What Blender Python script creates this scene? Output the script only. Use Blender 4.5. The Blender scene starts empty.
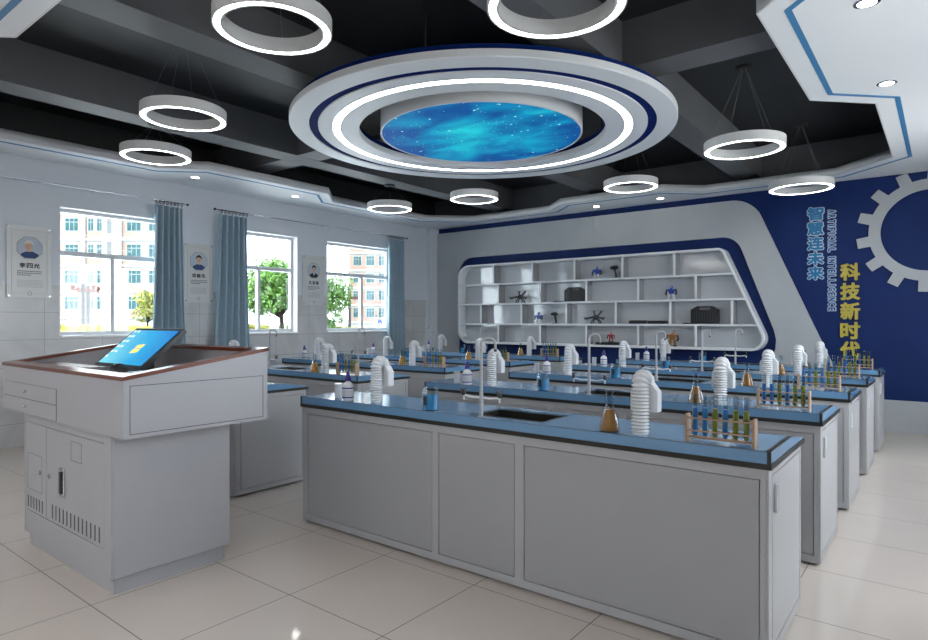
import bpy, bmesh, math, random
from mathutils import Vector, Matrix
random.seed(7)
PI = math.pi
R = math.radians
C = bpy.context.scene.collection
SC = bpy.context.scene

# ------------------------------------------------------------------ camera
cam = bpy.data.objects.new('camera', bpy.data.cameras.new('camera'))
C.objects.link(cam)
cam.location = (0, 0, 1.35)
cam.rotation_euler = (R(90), 0, R(38))
cam.data.sensor_width = 36
cam.data.lens = 616.4 / 928 * 36
cam.data.shift_y = 0.0011
cam.data.clip_start = 0.02
cam.data.clip_end = 500
SC.camera = cam
# ------------------------------------------------------------------ sky, sun, exposure
w = bpy.data.worlds.new('sky'); SC.world = w; w.use_nodes = True
bg = w.node_tree.nodes['Background']
bg.inputs[0].default_value = (0.88, 0.95, 1.0, 1)
bg.inputs[1].default_value = 11.5
sun = bpy.data.objects.new('sun', bpy.data.lights.new('sun', 'SUN'))
C.objects.link(sun)
sun.data.energy = 7.0; sun.data.angle = R(1.0); sun.data.color = (1, .95, .86)
sun.rotation_euler = (R(50), 0, R(4))
SC.view_settings.view_transform = 'Standard'
SC.view_settings.look = 'None'
SC.view_settings.exposure = 0.0
SC.view_settings.gamma = 1.0
SC.view_settings.use_curve_mapping = False
RING_E = 14.0
STRIP_E = 12.0
SPOT_E = 20.0
FILL_PANEL_E = 7.5

# ------------------------------------------------------------------ materials
def mat(name, col, rough=.5, metal=0.0, spec=.5, emit=None, es=1.0, coat=0.0):
    m = bpy.data.materials.new(name); m.use_nodes = True
    b = m.node_tree.nodes['Principled BSDF']
    b.inputs['Base Color'].default_value = (*col, 1)
    b.inputs['Roughness'].default_value = rough
    b.inputs['Metallic'].default_value = metal
    b.inputs['Specular IOR Level'].default_value = spec
    b.inputs['Coat Weight'].default_value = coat
    if emit:
        b.inputs['Emission Color'].default_value = (*emit, 1)
        b.inputs['Emission Strength'].default_value = es
    return m
def noisy(m, scale=6, amt=.06, rough_amt=0.0):
    """small procedural variation of the base colour"""
    nt = m.node_tree; b = nt.nodes['Principled BSDF']
    tc = nt.nodes.new('ShaderNodeTexCoord'); n = nt.nodes.new('ShaderNodeTexNoise')
    n.inputs['Scale'].default_value = scale; n.inputs['Detail'].default_value = 4
    nt.links.new(tc.outputs['Object'], n.inputs['Vector'])
    c = b.inputs['Base Color'].default_value[:3]
    r = nt.nodes.new('ShaderNodeValToRGB')
    r.color_ramp.elements[0].position = .3; r.color_ramp.elements[1].position = .7
    r.color_ramp.elements[0].color = (*[v * (1 - amt) for v in c], 1)
    r.color_ramp.elements[1].color = (*[min(1, v * (1 + amt)) for v in c], 1)
    nt.links.new(n.outputs['Fac'], r.inputs['Fac'])
    nt.links.new(r.outputs['Color'], b.inputs['Base Color'])
    return m
def glassy(name, tint, fac=.12, rough=.02):
    m = bpy.data.materials.new(name); m.use_nodes = True
    nt = m.node_tree; nt.nodes.clear()
    o = nt.nodes.new('ShaderNodeOutputMaterial'); mx = nt.nodes.new('ShaderNodeMixShader')
    t = nt.nodes.new('ShaderNodeBsdfTransparent'); g = nt.nodes.new('ShaderNodeBsdfGlossy')
    t.inputs[0].default_value = (*tint, 1); g.inputs['Roughness'].default_value = rough
    lw = nt.nodes.new('ShaderNodeLayerWeight'); lw.inputs['Blend'].default_value = fac
    nt.links.new(lw.outputs['Facing'], mx.inputs[0])
    nt.links.new(t.outputs[0], mx.inputs[1]); nt.links.new(g.outputs[0], mx.inputs[2])
    nt.links.new(mx.outputs[0], o.inputs[0])
    return m
M = {}
M['paint'] = noisy(mat('painted_plaster', (.62, .65, .69), .6), 3, .02)
M['soffit'] = mat('white_soffit', (.82, .84, .86), .45)
M['fascia'] = mat('grey_fascia', (.68, .68, .69), .4)
M['slab'] = noisy(mat('black_ceiling', (.018, .019, .021), .6), 2, .15)
M['beam'] = noisy(mat('charcoal_beam', (.12, .124, .132), .6), 2, .08)
M['blueline'] = mat('blue_inlay', (.05, .22, .45), .4)
M['navy'] = noisy(mat('navy_paint', (.004, .020, .112), .55, spec=.25), 2, .08)
M['navy_led'] = mat('navy_backing', (.003, .02, .14), .8, spec=.1)
M['bounce_apron'] = mat('white_bounce_apron', (.85, .84, .82), .8)
M['greypanel'] = noisy(mat('silver_grey_panel', (.44, .46, .48), .35), 2, .04)
M['bench'] = noisy(mat('grey_bench_laminate', (.40, .40, .415), .32), 5, .015)
M['benchpanel'] = noisy(mat('grey_bench_panel', (.35, .35, .36), .38), 5, .015)
M['top'] = mat('blue_bench_top', (.13, .27, .45), .10, spec=.7)
M['topface'] = mat('blue_bench_edge', (.13, .30, .56), .3)
M['blackedge'] = mat('black_edge_band', (.012, .011, .008), .4)
M['black'] = mat('black_plastic', (.012, .012, .014), .35)
M['blackrub'] = mat('matt_black', (.02, .02, .022), .7)
M['podium'] = noisy(mat('podium_steel', (.38, .38, .405), .3), 4, .015)
M['wood'] = mat('red_brown_wood', (.15, .042, .022), .2)
M['lightwood'] = mat('pale_wood', (.40, .27, .18), .5)
M['metal'] = mat('chrome', (.6, .6, .62), .2, metal=1)
M['tapmetal'] = mat('grey_enamel_tap', (.33, .34, .36), .3)
M['whitemetal'] = mat('white_enamel', (.66, .68, .70), .25)
M['greyplastic'] = mat('dark_grey_plastic', (.022, .024, .027), .35)
M['white'] = mat('white_plastic', (.62, .63, .65), .25)
M['glosswhite'] = mat('gloss_grey_back', (.50, .515, .54), .07, spec=1.0)
M['shelfshade'] = mat('shelf_shaded_side', (.27, .275, .29), .25)  # shade on the divider sides, put into a darker grey
M['shelfwhite'] = mat('shelf_white', (.74, .76, .78), .3)
M['purple'] = mat('purple_cap', (.03, .012, .20), .4)
M['glass'] = glassy('clear_glass', (.93, .96, .97), .25)
M['labglass'] = glassy('lab_glass', (.86, .90, .92), .12)
M['curtain'] = noisy(mat('blue_grey_curtain', (.30, .40, .47), .85), 30, .06)
M['frame'] = mat('white_window_frame', (.55, .57, .60), .4)
M['sillw'] = mat('white_reveal', (.90, .90, .92), .45)
M['ledring'] = mat('led_diffuser', (1, 1, 1), .5, emit=(1, .99, .97), es=RING_E)
M['ledstrip'] = mat('led_strip', (1, 1, 1), .5, emit=(1, 1, 1), es=STRIP_E)
M['spot'] = mat('downlight_lens', (1, 1, 1), .5, emit=(1, .97, .93), es=SPOT_E)
M['panel'] = mat('fill_panel_lens', (1, 1, 1), .5, emit=(1, .97, .94), es=FILL_PANEL_E)  # glow of the added fill panels, out of view
M['wire'] = mat('steel_wire', (.22, .22, .23), .4)
M['ringbody'] = mat('silver_ring_body', (.72, .72, .72), .35)
M['textblue'] = mat('blue_lettering', (.02, .20, .42), .4)
M['textrim'] = mat('pale_lettering_rim', (.62, .74, .82), .4)
M['textblue2'] = mat('deep_blue_lettering', (.01, .09, .30), .4)
M['gold'] = mat('gold_lettering', (.50, .41, .07), .4)
M['ink'] = mat('black_ink', (.03, .03, .035), .6)
M['greyink'] = mat('grey_ink', (.32, .33, .34), .6)
M['poster'] = mat('poster_board', (.60, .61, .60), .18)
M['skin'] = mat('portrait_skin', (.60, .38, .28), .7)
M['portraitbg'] = mat('portrait_background', (.42, .47, .55), .6)
M['suit'] = mat('dark_blue_suit', (.03, .06, .16), .7)
M['suit2'] = mat('black_suit', (.02, .02, .03), .7)
M['hairwhite'] = mat('grey_white_hair', (.60, .58, .50), .8)
M['hairblack'] = mat('black_hair', (.015, .013, .012), .7)
M['shirt'] = mat('white_shirt', (.75, .75, .76), .7)
M['redlogo'] = mat('brown_emblem', (.20, .12, .10), .6)
M['liqblue'] = mat('blue_liquid', (.01, .19, .50), .3)
M['liqyellow'] = mat('olive_yellow_liquid', (.26, .28, .01), .3)
M['liqamber'] = mat('amber_liquid', (.46, .18, .015), .3)
M['liqorange'] = mat('orange_liquid', (.75, .33, .02), .3)
M['liqpale'] = mat('pale_blue_liquid', (.03, .27, .52), .2)
M['robotblue'] = mat('robot_blue', (.008, .05, .33), .3)
M['robotred'] = mat('robot_red', (.30, .012, .015), .35)
M['robotorange'] = mat('robot_orange', (.32, .13, .03), .35)
M['dronegrey'] = mat('drone_grey', (.035, .035, .04), .45)
M['peach'] = mat('peach_render', (.20, .125, .10), .8)
M['outwhite'] = mat('white_render', (.26, .26, .26), .8)
M['teal'] = mat('teal_window', (.010, .040, .048), .6, spec=.2)
M['vent'] = mat('vent_mid_grey', (.10, .10, .108), .5)  # plain mid-grey for the cabinet vent slots
M['tealframe'] = mat('pale_window_frame', (.20, .22, .22), .8)
M['stairshade'] = mat('shaded_stair_recess', (.07, .072, .078), .8)
M['leaf'] = noisy(mat('green_leaves', (.055, .14, .012), .6), 1.2, .5)
M['leafy'] = noisy(mat('yellow_green_leaves', (.20, .20, .018), .6), 1.2, .4)
M['bark'] = mat('dark_bark', (.012, .009, .006), .8, spec=.1)
M['lawn'] = noisy(mat('lawn', (.09, .11, .035), .9), .5, .25)
M['road'] = mat('pale_road', (.60, .58, .55), .8)
M['lampred'] = mat('red_lamp_head', (.06, .012, .01), .7, spec=.2)
M['polegrey'] = mat('dark_pole', (.012, .012, .014), .6, spec=.2)
M['yellow'] = mat('screen_yellow', (.9, .6, .1), .5, emit=(1, .75, .15), es=.9)
M['screenwhite'] = mat('screen_white', (.9, .9, .9), .5, emit=(.8, .95, 1), es=.8)

def node_math(nt, op, a, b=None, c=None):
    n = nt.nodes.new('ShaderNodeMath'); n.operation = op
    for i, v in enumerate((a, b, c)):
        if v is None: continue
        if isinstance(v, (int, float)): n.inputs[i].default_value = v
        else: nt.links.new(v, n.inputs[i])
    return n.outputs[0]
def grid_mask(nt, u, v, su, sv, ou, ov, g):
    """1 on the joints of a grid of tiles su x sv whose lines pass through ou, ov"""
    outs = []
    for x, s, o in ((u, su, ou), (v, sv, ov)):
        t = node_math(nt, 'SUBTRACT', x, o - s / 2)
        t = node_math(nt, 'FLOORED_MODULO', t, s)
        t = node_math(nt, 'ABSOLUTE', node_math(nt, 'SUBTRACT', t, s / 2))
        outs.append(node_math(nt, 'LESS_THAN', t, g))
    return node_math(nt, 'MAXIMUM', outs[0], outs[1])
def mix_col(nt, fac, a, b):
    n = nt.nodes.new('ShaderNodeMix'); n.data_type = 'RGBA'
    nt.links.new(fac, n.inputs[0]) if not isinstance(fac, (int, float)) else setattr(n.inputs[0], 'default_value', fac)
    for i, c in ((6, a), (7, b)):
        if isinstance(c, tuple): n.inputs[i].default_value = (*c, 1)
        else: nt.links.new(c, n.inputs[i])
    return n.outputs[2]
def floor_material():
    m = mat('polished_floor_tiles', (.5, .5, .5), .1, spec=.5)
    nt = m.node_tree; b = nt.nodes['Principled BSDF']
    tc = nt.nodes.new('ShaderNodeTexCoord'); sp = nt.nodes.new('ShaderNodeSeparateXYZ')
    nt.links.new(tc.outputs['Object'], sp.inputs[0])
    g = grid_mask(nt, sp.outputs[0], sp.outputs[1], .65, .65, -3.20, 1.215, .0022)
    n = nt.nodes.new('ShaderNodeTexNoise'); n.inputs['Scale'].default_value = 1.3; n.inputs['Detail'].default_value = 5
    nt.links.new(tc.outputs['Object'], n.inputs['Vector'])
    base = mix_col(nt, n.outputs['Fac'], (.55, .48, .43), (.63, .57, .52))
    col = mix_col(nt, g, base, (.07, .06, .055))
    nt.links.new(col, b.inputs['Base Color'])
    r = node_math(nt, 'MULTIPLY_ADD', g, .4, .055)
    nt.links.new(r, b.inputs['Roughness'])
    return m
M['floor'] = floor_material()
def wall_material():
    m = mat('plaster_over_tile_dado', (.6, .6, .6), .5)
    nt = m.node_tree; b = nt.nodes['Principled BSDF']
    tc = nt.nodes.new('ShaderNodeTexCoord'); sp = nt.nodes.new('ShaderNodeSeparateXYZ')
    nt.links.new(tc.outputs['Object'], sp.inputs[0])
    g = grid_mask(nt, sp.outputs[1], sp.outputs[2], .60, .30, 2.52, 1.745 - 1.8, .0035)
    n = nt.nodes.new('ShaderNodeTexNoise'); n.inputs['Scale'].default_value = 2.2; n.inputs['Detail'].default_value = 7
    n.inputs['Distortion'].default_value = 1.2
    nt.links.new(tc.outputs['Object'], n.inputs['Vector'])
    tile = mix_col(nt, n.outputs['Fac'], (.40, .405, .41), (.66, .665, .67))
    tile = mix_col(nt, g, tile, (.36, .36, .37))
    up = node_math(nt, 'GREATER_THAN', sp.outputs[2], 1.745)
    col = mix_col(nt, up, tile, (.60, .63, .68))
    nt.links.new(col, b.inputs['Base Color'])
    nt.links.new(node_math(nt, 'MULTIPLY_ADD', up, .4, .2), b.inputs['Roughness'])
    return m
M['leftwall'] = wall_material()
def nebula_material():
    m = bpy.data.materials.new('starfield_screen'); m.use_nodes = True
    nt = m.node_tree; b = nt.nodes['Principled BSDF']
    b.inputs['Base Color'].default_value = (0, 0, 0, 1); b.inputs['Roughness'].default_value = .6; b.inputs['Specular IOR Level'].default_value = .1
    tc = nt.nodes.new('ShaderNodeTexCoord')
    mp = nt.nodes.new('ShaderNodeMapping'); mp.inputs['Scale'].default_value = (1.0, 1.7, 1); mp.inputs['Rotation'].default_value = (0, 0, R(20))
    nt.links.new(tc.outputs['Object'], mp.inputs[0])
    n = nt.nodes.new('ShaderNodeTexNoise'); n.inputs['Scale'].default_value = 1.6; n.inputs['Detail'].default_value = 9; n.inputs['Distortion'].default_value = .5
    nt.links.new(mp.outputs[0], n.inputs['Vector'])
    r = nt.nodes.new('ShaderNodeValToRGB'); cr = r.color_ramp
    cr.elements[0].position = .33; cr.elements[0].color = (.003, .085, .32, 1)
    cr.elements[1].position = .72; cr.elements[1].color = (.015, .62, .72, 1)
    e = cr.elements.new(.5); e.color = (.004, .27, .52, 1)
    ln = nt.nodes.new('ShaderNodeVectorMath'); ln.operation = 'LENGTH'; nt.links.new(tc.outputs['Object'], ln.inputs[0])
    f_ = node_math(nt, 'MULTIPLY_ADD', ln.outputs['Value'], -.26, node_math(nt, 'ADD', n.outputs['Fac'], .12))
    nt.links.new(f_, r.inputs['Fac'])
    v = nt.nodes.new('ShaderNodeTexVoronoi'); v.inputs['Scale'].default_value = 7.5
    nt.links.new(tc.outputs['Object'], v.inputs['Vector'])
    st = node_math(nt, 'LESS_THAN', v.outputs['Distance'], .085)
    v2 = nt.nodes.new('ShaderNodeTexVoronoi'); v2.inputs['Scale'].default_value = 17
    nt.links.new(tc.outputs['Object'], v2.inputs['Vector'])
    st2 = node_math(nt, 'LESS_THAN', v2.outputs['Distance'], .085)
    st = node_math(nt, 'MAXIMUM', st, st2)
    col = mix_col(nt, st, r.outputs['Color'], (.65, .95, 1.0))
    nt.links.new(col, b.inputs['Emission Color']); b.inputs['Emission Strength'].default_value = 1.0
    return m
M['nebula'] = nebula_material()
def desktop_material():
    m = bpy.data.materials.new('computer_desktop'); m.use_nodes = True
    nt = m.node_tree; b = nt.nodes['Principled BSDF']
    b.inputs['Base Color'].default_value = (0, 0, 0, 1); b.inputs['Roughness'].default_value = .2
    tc = nt.nodes.new('ShaderNodeTexCoord'); sp = nt.nodes.new('ShaderNodeSeparateXYZ')
    nt.links.new(tc.outputs['Generated'], sp.inputs[0])
    d = node_math(nt, 'MULTIPLY_ADD', sp.outputs[0], 1.1, node_math(nt, 'MULTIPLY', sp.outputs[1], .35))
    n = nt.nodes.new('ShaderNodeTexNoise'); n.inputs['Scale'].default_value = 2.5
    nt.links.new(tc.outputs['Generated'], n.inputs['Vector'])
    d = node_math(nt, 'ADD', node_math(nt, 'MULTIPLY', d, .55), node_math(nt, 'MULTIPLY', n.outputs['Fac'], .22))
    r = nt.nodes.new('ShaderNodeValToRGB'); cr = r.color_ramp
    cr.elements[0].position = .15; cr.elements[0].color = (.20, .72, .85, 1)
    cr.elements[1].position = 1.1 if False else 1.0; cr.elements[1].color = (.0, .16, .62, 1)
    e = cr.elements.new(.55); e.color = (.01, .42, .80, 1)
    nt.links.new(d, r.inputs['Fac'])
    nt.links.new(r.outputs['Color'], b.inputs['Emission Color']); b.inputs['Emission Strength'].default_value = 1.0
    return m
M['desktop'] = desktop_material()

# ------------------------------------------------------------------ mesh helpers
class MB:
    def __init__(s): s.bm = bmesh.new()
    def box(s, x0, x1, y0, y1, z0, z1, mi=0):
        v = [s.bm.verts.new(p) for p in ((x0,y0,z0),(x1,y0,z0),(x1,y1,z0),(x0,y1,z0),(x0,y0,z1),(x1,y0,z1),(x1,y1,z1),(x0,y1,z1))]
        for f in ((0,3,2,1),(4,5,6,7),(0,1,5,4),(1,2,6,5),(2,3,7,6),(3,0,4,7)):
            s.bm.faces.new([v[i] for i in f]).material_index = mi
        return s
    def prism(s, pts, axis, a, b, mi=0):
        """polygon pts (2D) extruded along axis from a to b"""
        def P(u, v, t): return {'x': (t, u, v), 'y': (u, t, v), 'z': (u, v, t)}[axis]
        A = [s.bm.verts.new(P(u, v, a)) for u, v in pts]; B = [s.bm.verts.new(P(u, v, b)) for u, v in pts]
        n = len(pts)
        s.bm.faces.new(A).material_index = mi; s.bm.faces.new(B[::-1]).material_index = mi
        for i in range(n):
            s.bm.faces.new((A[i], B[i], B[(i+1) % n], A[(i+1) % n])).material_index = mi
        return s
    def lathe(s, prof, c=(0,0,0), n=24, mi=0, close=True, sx=1, sy=1):
        rings = []
        for r, z in prof:
            if r < 1e-6: rings.append([s.bm.verts.new((c[0], c[1], c[2]+z))])
            else: rings.append([s.bm.verts.new((c[0]+sx*r*math.cos(2*PI*i/n), c[1]+sy*r*math.sin(2*PI*i/n), c[2]+z)) for i in range(n)])
        for a, b in zip(rings, rings[1:]):
            for i in range(n):
                j = (i+1) % n
                if len(a) == 1 and len(b) == 1: continue
                if len(a) == 1: f = (a[0], b[j], b[i])
                elif len(b) == 1: f = (a[i], a[j], b[0])
                else: f = (a[i], a[j], b[j], b[i])
                s.bm.faces.new(f).material_index = mi
        if close:
            if len(rings[0]) > 1: s.bm.faces.new(rings[0][::-1]).material_index = mi
            if len(rings[-1]) > 1: s.bm.faces.new(rings[-1]).material_index = mi
        return s
    def annulus(s, prof, c=(0,0,0), n=96, mi=0):
        """closed profile (r,z) revolved"""
        rings = [[s.bm.verts.new((c[0]+r*math.cos(2*PI*i/n), c[1]+r*math.sin(2*PI*i/n), c[2]+z)) for i in range(n)] for r, z in prof]
        k = len(rings)
        for q in range(k):
            a, b = rings[q], rings[(q+1) % k]
            for i in range(n):
                j = (i+1) % n
                s.bm.faces.new((a[i], a[j], b[j], b[i])).material_index = mi
        return s
    def sweep(s, path, rad, n=12, mi=0, flat=1.0):
        path = [Vector(p) for p in path]; rings = []
        if not isinstance(rad, (list, tuple)): rad = [rad]*len(path)
        ref = None
        for i, p in enumerate(path):
            t = (path[min(i+1, len(path)-1)] - path[max(i-1, 0)]).normalized()
            if ref is None:
                ref = Vector((1,0,0)) if abs(t.x) < .9 else Vector((0,1,0))
            u = (ref - t*ref.dot(t)).normalized(); v = t.cross(u); ref = u
            rings.append([s.bm.verts.new(p + rad[i]*(math.cos(2*PI*k/n)*u + flat*math.sin(2*PI*k/n)*v)) for k in range(n)])
        for a, b in zip(rings, rings[1:]):
            for i in range(n):
                j = (i+1) % n; s.bm.faces.new((a[i], a[j], b[j], b[i])).material_index = mi
        s.bm.faces.new(rings[0][::-1]).material_index = mi; s.bm.faces.new(rings[-1]).material_index = mi
        return s
    def ball(s, c, r, n=12, mi=0, sz=1.0, sx=1.0, sy=1.0):
        m = n//2
        prof = [(r*math.sin(PI*i/m), -r*sz*math.cos(PI*i/m)) for i in range(m+1)]
        prof[0] = (0, prof[0][1]); prof[-1] = (0, prof[-1][1])
        return s.lathe(prof, c, n, mi, False, sx, sy)
    def move(s, mtx): bmesh.ops.transform(s.bm, matrix=mtx, verts=s.bm.verts); return s
    def build(s, name, m, parent=None, smooth=False, bevel=0, loc=None):
        bmesh.ops.recalc_face_normals(s.bm, faces=s.bm.faces)
        me = bpy.data.meshes.new(name); s.bm.to_mesh(me); s.bm.free()
        for mm in (m if isinstance(m, (list, tuple)) else [m]): me.materials.append(mm)
        o = bpy.data.objects.new(name, me); C.objects.link(o)
        if parent: o.parent = parent
        if loc: o.location = loc
        if smooth:
            for p in me.polygons: p.use_smooth = True
            me.set_sharp_from_angle(angle=R(38))
        if bevel:
            b = o.modifiers.new('bevel', 'BEVEL'); b.width = bevel; b.segments = 2; b.limit_method = 'ANGLE'; b.angle_limit = R(40)
        return o
def empty(name, loc=(0,0,0), rz=0.0):
    o = bpy.data.objects.new(name, None); C.objects.link(o); o.location = loc; o.rotation_euler = (0,0,rz)
    o.empty_display_size = .05
    return o
def tag(o, label=None, cat=None, group=None, kind=None):
    if label: o['label'] = label
    if cat: o['category'] = cat
    if group: o['group'] = group
    if kind: o['kind'] = kind
    return o
def struct(o): o['kind'] = 'structure'; return o
def copy_tree(o, parent=None):
    c = o.copy(); C.objects.link(c); c.parent = parent
    for ch in list(o.children): copy_tree(ch, c)
    return c
def round_poly(pts, rads, seg=7):
    out = []; n = len(pts)
    for i in range(n):
        p = Vector(pts[i]); r = rads[i]
        if not r: out.append(tuple(p)); continue
        a = (Vector(pts[i-1]) - p).normalized(); b = (Vector(pts[(i+1) % n]) - p).normalized()
        ang = a.angle(b); d = r / math.tan(ang/2)
        q0 = p + a*d; q1 = p + b*d
        cen = p + (a+b).normalized() * (r / math.sin(ang/2))
        v0 = q0 - cen; v1 = q1 - cen
        s = v0.x*v1.y - v0.y*v1.x; th = v0.angle(v1)*(1 if s > 0 else -1)
        for k in range(seg+1):
            t = th*k/seg; out.append((cen.x + v0.x*math.cos(t) - v0.y*math.sin(t), cen.y + v0.x*math.sin(t) + v0.y*math.cos(t)))
    return out
def curve_mesh(loops, depth, plane='xy', at=0.0):
    """filled shape with holes, extruded; returns a bmesh. plane xz: depth goes towards -y from at"""
    cu = bpy.data.curves.new('tmp', 'CURVE'); cu.dimensions = '2D'; cu.fill_mode = 'BOTH'; cu.extrude = depth/2
    for lp in loops:
        sp = cu.splines.new('POLY'); sp.points.add(len(lp)-1); sp.use_cyclic_u = True
        for p, q in zip(sp.points, lp): p.co = (q[0], q[1], 0, 1)
    ob = bpy.data.objects.new('tmp', cu); C.objects.link(ob)
    me = bpy.data.meshes.new_from_object(ob.evaluated_get(bpy.context.evaluated_depsgraph_get()))
    bpy.data.objects.remove(ob); bpy.data.curves.remove(cu)
    b = MB(); b.bm.from_mesh(me); bpy.data.meshes.remove(me)
    bmesh.ops.remove_doubles(b.bm, verts=b.bm.verts, dist=1e-5)
    if plane == 'xy': b.move(Matrix.Translation((0, 0, at + depth/2)))
    if plane == 'xz': b.move(Matrix.Translation((0, at - depth/2, 0)) @ Matrix.Rotation(R(90), 4, 'X'))
    return b
def text_mb(s, size, depth, offset=0.0, align='CENTER'):
    """upright lettering centred on the origin in the xz plane facing -y"""
    cu = bpy.data.curves.new('tmp', 'FONT'); cu.body = s; cu.size = size; cu.extrude = depth/2; cu.offset = offset
    cu.align_x = align; cu.align_y = 'CENTER'; cu.resolution_u = 2
    ob = bpy.data.objects.new('tmp', cu); C.objects.link(ob)
    me = bpy.data.meshes.new_from_object(ob.evaluated_get(bpy.context.evaluated_depsgraph_get()))
    bpy.data.objects.remove(ob); bpy.data.curves.remove(cu)
    b = MB(); b.bm.from_mesh(me); bpy.data.meshes.remove(me)
    return b
def fit_text(b, w, h, yaw_m, centre):
    """scale lettering to w x h (in its xy plane) and place it"""
    xs = [v.co.x for v in b.bm.verts]; ys = [v.co.y for v in b.bm.verts]
    if not xs: return b
    cx, cy = (min(xs)+max(xs))/2, (min(ys)+max(ys))/2
    sx = w/(max(xs)-min(xs)) if w else 1; sy = h/(max(ys)-min(ys)) if h else sx
    if not w: sx = sy
    b.move(Matrix.Translation(centre) @ yaw_m @ Matrix.Diagonal((sx, sy, 1, 1)) @ Matrix.Translation((-cx, -cy, 0)))
    return b
def bold(ch, w, h, depth, r, face, centre, yoff=0):
    """heavy lettering: the glyph thickened by r on every side, fitted to w x h"""
    out = MB()
    k = [(0, 0)] + [(r*math.cos(a), r*math.sin(a)) for a in [2*PI*i/10 for i in range(10)]]
    for i, (u, v) in enumerate(k):
        g = text_mb(ch, .2, depth, 0)
        fit_text(g, w-2*r if w else 0, h-2*r, Matrix.Identity(4), (u, v, -i*.00008))
        me = bpy.data.meshes.new('tmp'); g.bm.to_mesh(me); g.bm.free(); out.bm.from_mesh(me); bpy.data.meshes.remove(me)
    return out.move(Matrix.Translation(centre) @ face)
FACE_S = Matrix.Rotation(R(90), 4, 'X')                                     # reads from -y side
FACE_E = Matrix.Rotation(R(90), 4, 'Z') @ Matrix.Rotation(R(90), 4, 'X')    # reads from +x side

# ================================================================== ROOM SHELL
XW, XE, YB, YF = -7.87, 1.0, 9.15, -3.2      # left wall, right wall, back wall, rear wall
ZC, ZS = 3.13, 3.67                          # soffit underside, slab underside
struct(MB().box(XW-.2, XE+.2, YF-.2, YB+.2, -.1, 0).build('floor', M['floor']))
struct(MB().box(XW-.2, XE+.2, YF-.2, YB+.2, ZS, ZS+.12).build('ceiling', M['slab']))
# left wall with three window openings
WIN = [(2.67, 4.02, 3.27), (4.67, 5.906, 5.30), (6.48, 7.98, 7.33)]
ZB0, ZB1 = 1.165, 2.645
b = MB(); xo, xi = XW-.2, XW
b.box(xo, xi, YF, YB, 0, ZB0).box(xo, xi, YF, YB, ZB1, ZS)
ys = [YF] + [v for q in WIN for v in q[:2]] + [YB]
for i in range(0, len(ys), 2): b.box(xo, xi, ys[i], ys[i+1], ZB0, ZB1)
struct(b.build('wall_left', M['leftwall']))
for i, (a, c, mu) in enumerate(WIN):
    w_ = struct(empty('window_%d' % (i+1), (XW-.2, (a+c)/2, ZB0)))
    yo = (a+c)/2
    f = MB(); x0, x1 = .03, .09; t = .045; h = ZB1-ZB0; hw = (c-a)/2
    f.box(x0, x1, -hw, hw, 0.02, t+.02).box(x0, x1, -hw, hw, h-t, h).box(x0, x1, -hw, -hw+t, t, h-t).box(x0, x1, hw-t, hw, t, h-t)
    zt = 2.13-ZB0; f.box(x0-.005, x1+.015, -hw+t, hw-t, zt-.028, zt+.028)
    m0 = mu-yo; f.box(x0, x1+.01, m0-.022, m0+.022, t, zt-.028)
    o = f.build('window_frame', M['frame'], w_, bevel=.004)
    g = MB().box(.05, .056, -hw+t, m0-.022, t+.02, zt-.028); g.build('window_pane', M['glass'], w_)
    g = MB().box(.05, .056, m0+.022, hw-t, t+.02, zt-.028); g.build('window_pane', M['glass'], w_)
    g = MB().box(.05, .056, -hw+t, hw-t, zt+.028, h-t); g.build('window_pane', M['glass'], w_)
    s_ = MB().box(.09, .235, -hw+.002, hw-.002, 0.0, .02); s_.build('window_sill', M['sillw'], w_, bevel=.004)
    r_ = MB().box(.09, .198, -hw+.0, -hw+.006, .02, h-.006).box(.09, .198, hw-.006, hw, .02, h-.006).box(.09, .198, -hw, hw, h-.006, h)
    r_.build('window_reveal', M['sillw'], w_)
# back wall (plain) and right / rear walls
struct(MB().box(XW, XE, YB, YB+.2, 0, ZS).build('wall_back', [M['navy']]))
# right wall: unseen window openings added to light the bench ends
b = MB(); fill_win = [(-1.9, -.6), (3.2, 4.6), (5.9, 7.5)]
b.box(XE, XE+.2, YF, YB, 0, 1.0).box(XE, XE+.2, YF, YB, 2.8, ZS)
ys = [YF] + [v for q in fill_win for v in q] + [YB]
for i in range(0, len(ys), 2): b.box(XE, XE+.2, ys[i], ys[i+1], 1.0, 2.8)
struct(b.build('wall_right', M['paint']))
for i, (a, c) in enumerate(fill_win):
    f = MB(); t_ = .05
    f.box(XE+.08, XE+.14, a, c, 1.0, 1.0+t_).box(XE+.08, XE+.14, a, c, 2.8-t_, 2.8).box(XE+.08, XE+.14, a, a+t_, 1.0+t_, 2.8-t_).box(XE+.08, XE+.14, c-t_, c, 1.0+t_, 2.8-t_).box(XE+.08, XE+.14, (a+c)/2-.025, (a+c)/2+.025, 1.0+t_, 2.8-t_)
    struct(f.build('window_%d' % (4+i), M['frame']))  # frames of the added openings, never in view
struct(MB().box(XW, XE, YF-.2, YF, 0, ZS).build('wall_rear', M['paint']))
struct(MB().box(XW, XW+.10, 8.9, YB, 0, ZC).build('trim_1', M['paint']))
# strip of bare grey wall above the soffit on the back wall
struct(MB().box(XW, XE, YB-.02, YB, ZC+.09, ZS).build('trim_2', M['beam']))
struct(MB().box(-1.05, XE, YB-.025, YB, 0, .385).build('baseboard_back', M['greypanel']))
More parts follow.
